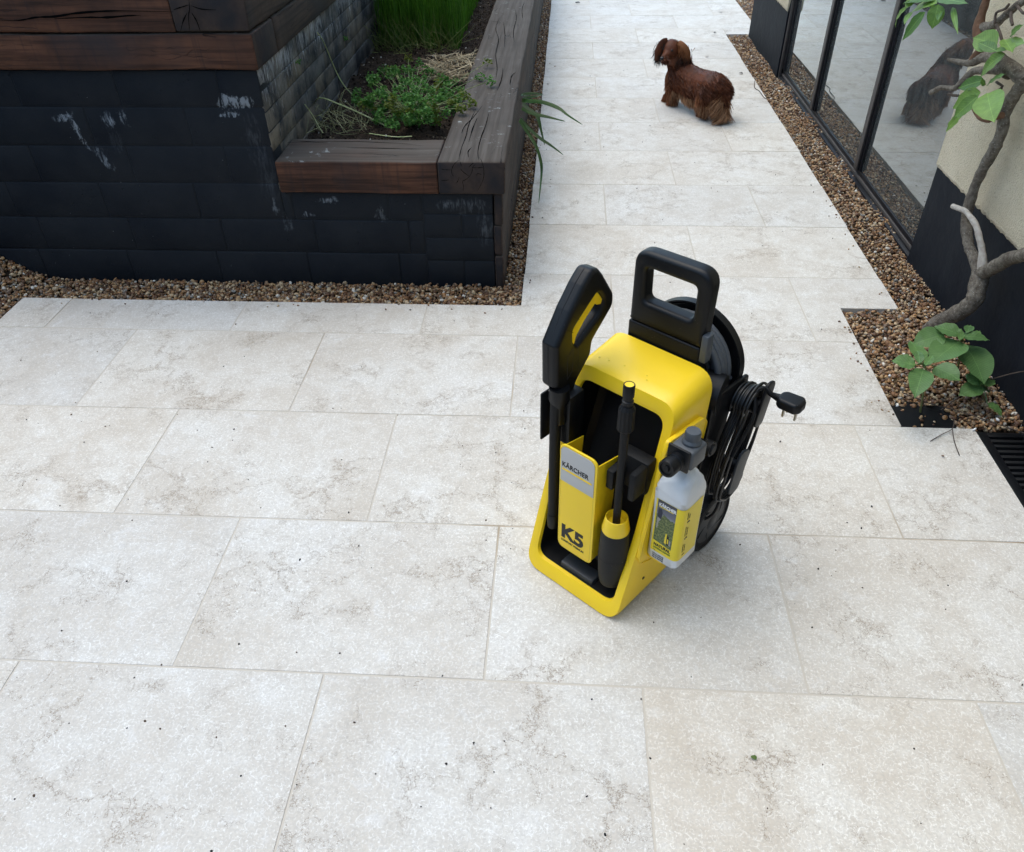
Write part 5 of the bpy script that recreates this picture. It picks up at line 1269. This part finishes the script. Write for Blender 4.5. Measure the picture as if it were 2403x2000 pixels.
ball('nose', nose+hdir*.010, .014, NOSE, (1.15,.9,.85)); ball('mouth', nose+Vector((.004,.004,-.022)), .007, NOSE, (1.3,.7,.5))
hs = hdir.cross(EZ).normalized()
for s in (-1, 1): ball('eye', hd+hdir*.050+hs*s*.028+EZ*.018, .0085, NOSE)

# ================================================================== LITTER ON THE PAVING
def scrap(name, px, py, size, mat, label, cat, sh=5, tilt=.35):
    c = atz(px, py, .0025); V = [(0,0,.003)]; random.seed(int(px)); rot = random.uniform(0, 6)
    for k in range(sh*2): th = rot+2*PI*k/(sh*2); r = size*(.55+.5*random.random()); V.append((math.cos(th)*r, math.sin(th)*r*.7, .001+tilt*size*random.random()))
    return tag(mk(name, V, [(0, 1+k, 1+(k+1) % (sh*2)) for k in range(sh*2)], mat, None, True, loc=c), label, cat)
GL = mat_noise('green_scrap', (.07,.12,.02), (.11,.17,.03), 80, .5); BL = mat_noise('brown_scrap', (.09,.05,.03), (.17,.10,.06), 80, .7); DKS = mat_noise('dark_scrap', (.015,.013,.012), (.04,.032,.026), 80, .8)
scrap('leaf_scrap', 1770, 1779, .008, GL, 'tiny torn green leaf on the nearest slabs right of centre', 'leaf')
scrap('leaf_scrap', 1658, 133, .018, BL, 'curled orange brown leaf on the path just right of the dog', 'leaf')
scrap('leaf_scrap', 1739, 173, .018, DKS, 'dark dry leaf lying at the path edge near the gravel', 'leaf')
scrap('leaf_scrap', 1678, 77, .016, DKS, 'dark leaf beside the far end of the right gravel strip', 'leaf')
scrap('leaf_scrap', 1692, 30, .022, DKS, 'thin dark leaf far up the path near the house pier', 'leaf')
scrap('leaf_scrap', 1356, 7, .025, DKS, 'dark curled leaf at the far left end of the path', 'leaf')
scrap('leaf_scrap', 2212, 1071, .006, BL, 'small brown seed husk on the slab beside the drain', 'husk')
WS = mat_noise('white_stone', (.55,.55,.54), (.72,.72,.70), 30, .6)
def stone(px, py, z, r, label):
    o = pebbles('stone', np.array([tuple(atz(px, py, z))]), np.array([r]), WS, HI, .7); tag(o, label, 'stone')
stone(2106, 952, .006, 0.0055, 'small white stone at the near corner of the gravel pocket'); stone(2088, 882, .006, 0.0072, 'white stone among brown gravel left of the low leaves')
stone(2233, 902, .012, 0.0066, 'white stone under the low leaves near the wall'); stone(2341, 985, .012, 0.0055, 'flat white stone close to the drain head'); stone(2287, 1008, .006, 0.0055, 'white stone wedged at the drain corner by the slab')
stone(1286, 197, .004, 0.0060, 'white stone in the gravel strip beside the long sleeper')
n = 900; x = rng.uniform(-2.2, 1.33, n); y = rng.uniform(.55, 6.8, n)
keep = [i for i in range(n) if inside(x[i], y[i]) and not (y[i] > 2.7 and x[i] < -.14) and not (abs(x[i]-.2) < .3 and abs(y[i]-1.6) < .33) and rng.uniform() < (.75 if y[i] < 2.7 else .5)]
P = np.stack([x[keep], y[keep], np.full(len(keep), .0012)], 1)
DB = NT('seed_debris'); DB.done(DB.ramp(DB.island(), [(0, (.012,.010,.009)), (.75, (.07,.038,.018)), (.93, (.16,.10,.05))], 'CONSTANT'), .8)
tag(pebbles('seed_debris', P, rng.choice([.0018, .0026, .0034], len(keep), p=[.5,.38,.12]), DB.m, LO, .5), kind='stuff', label='scattered dark seeds and crumbs over the pale paving', cat='debris')
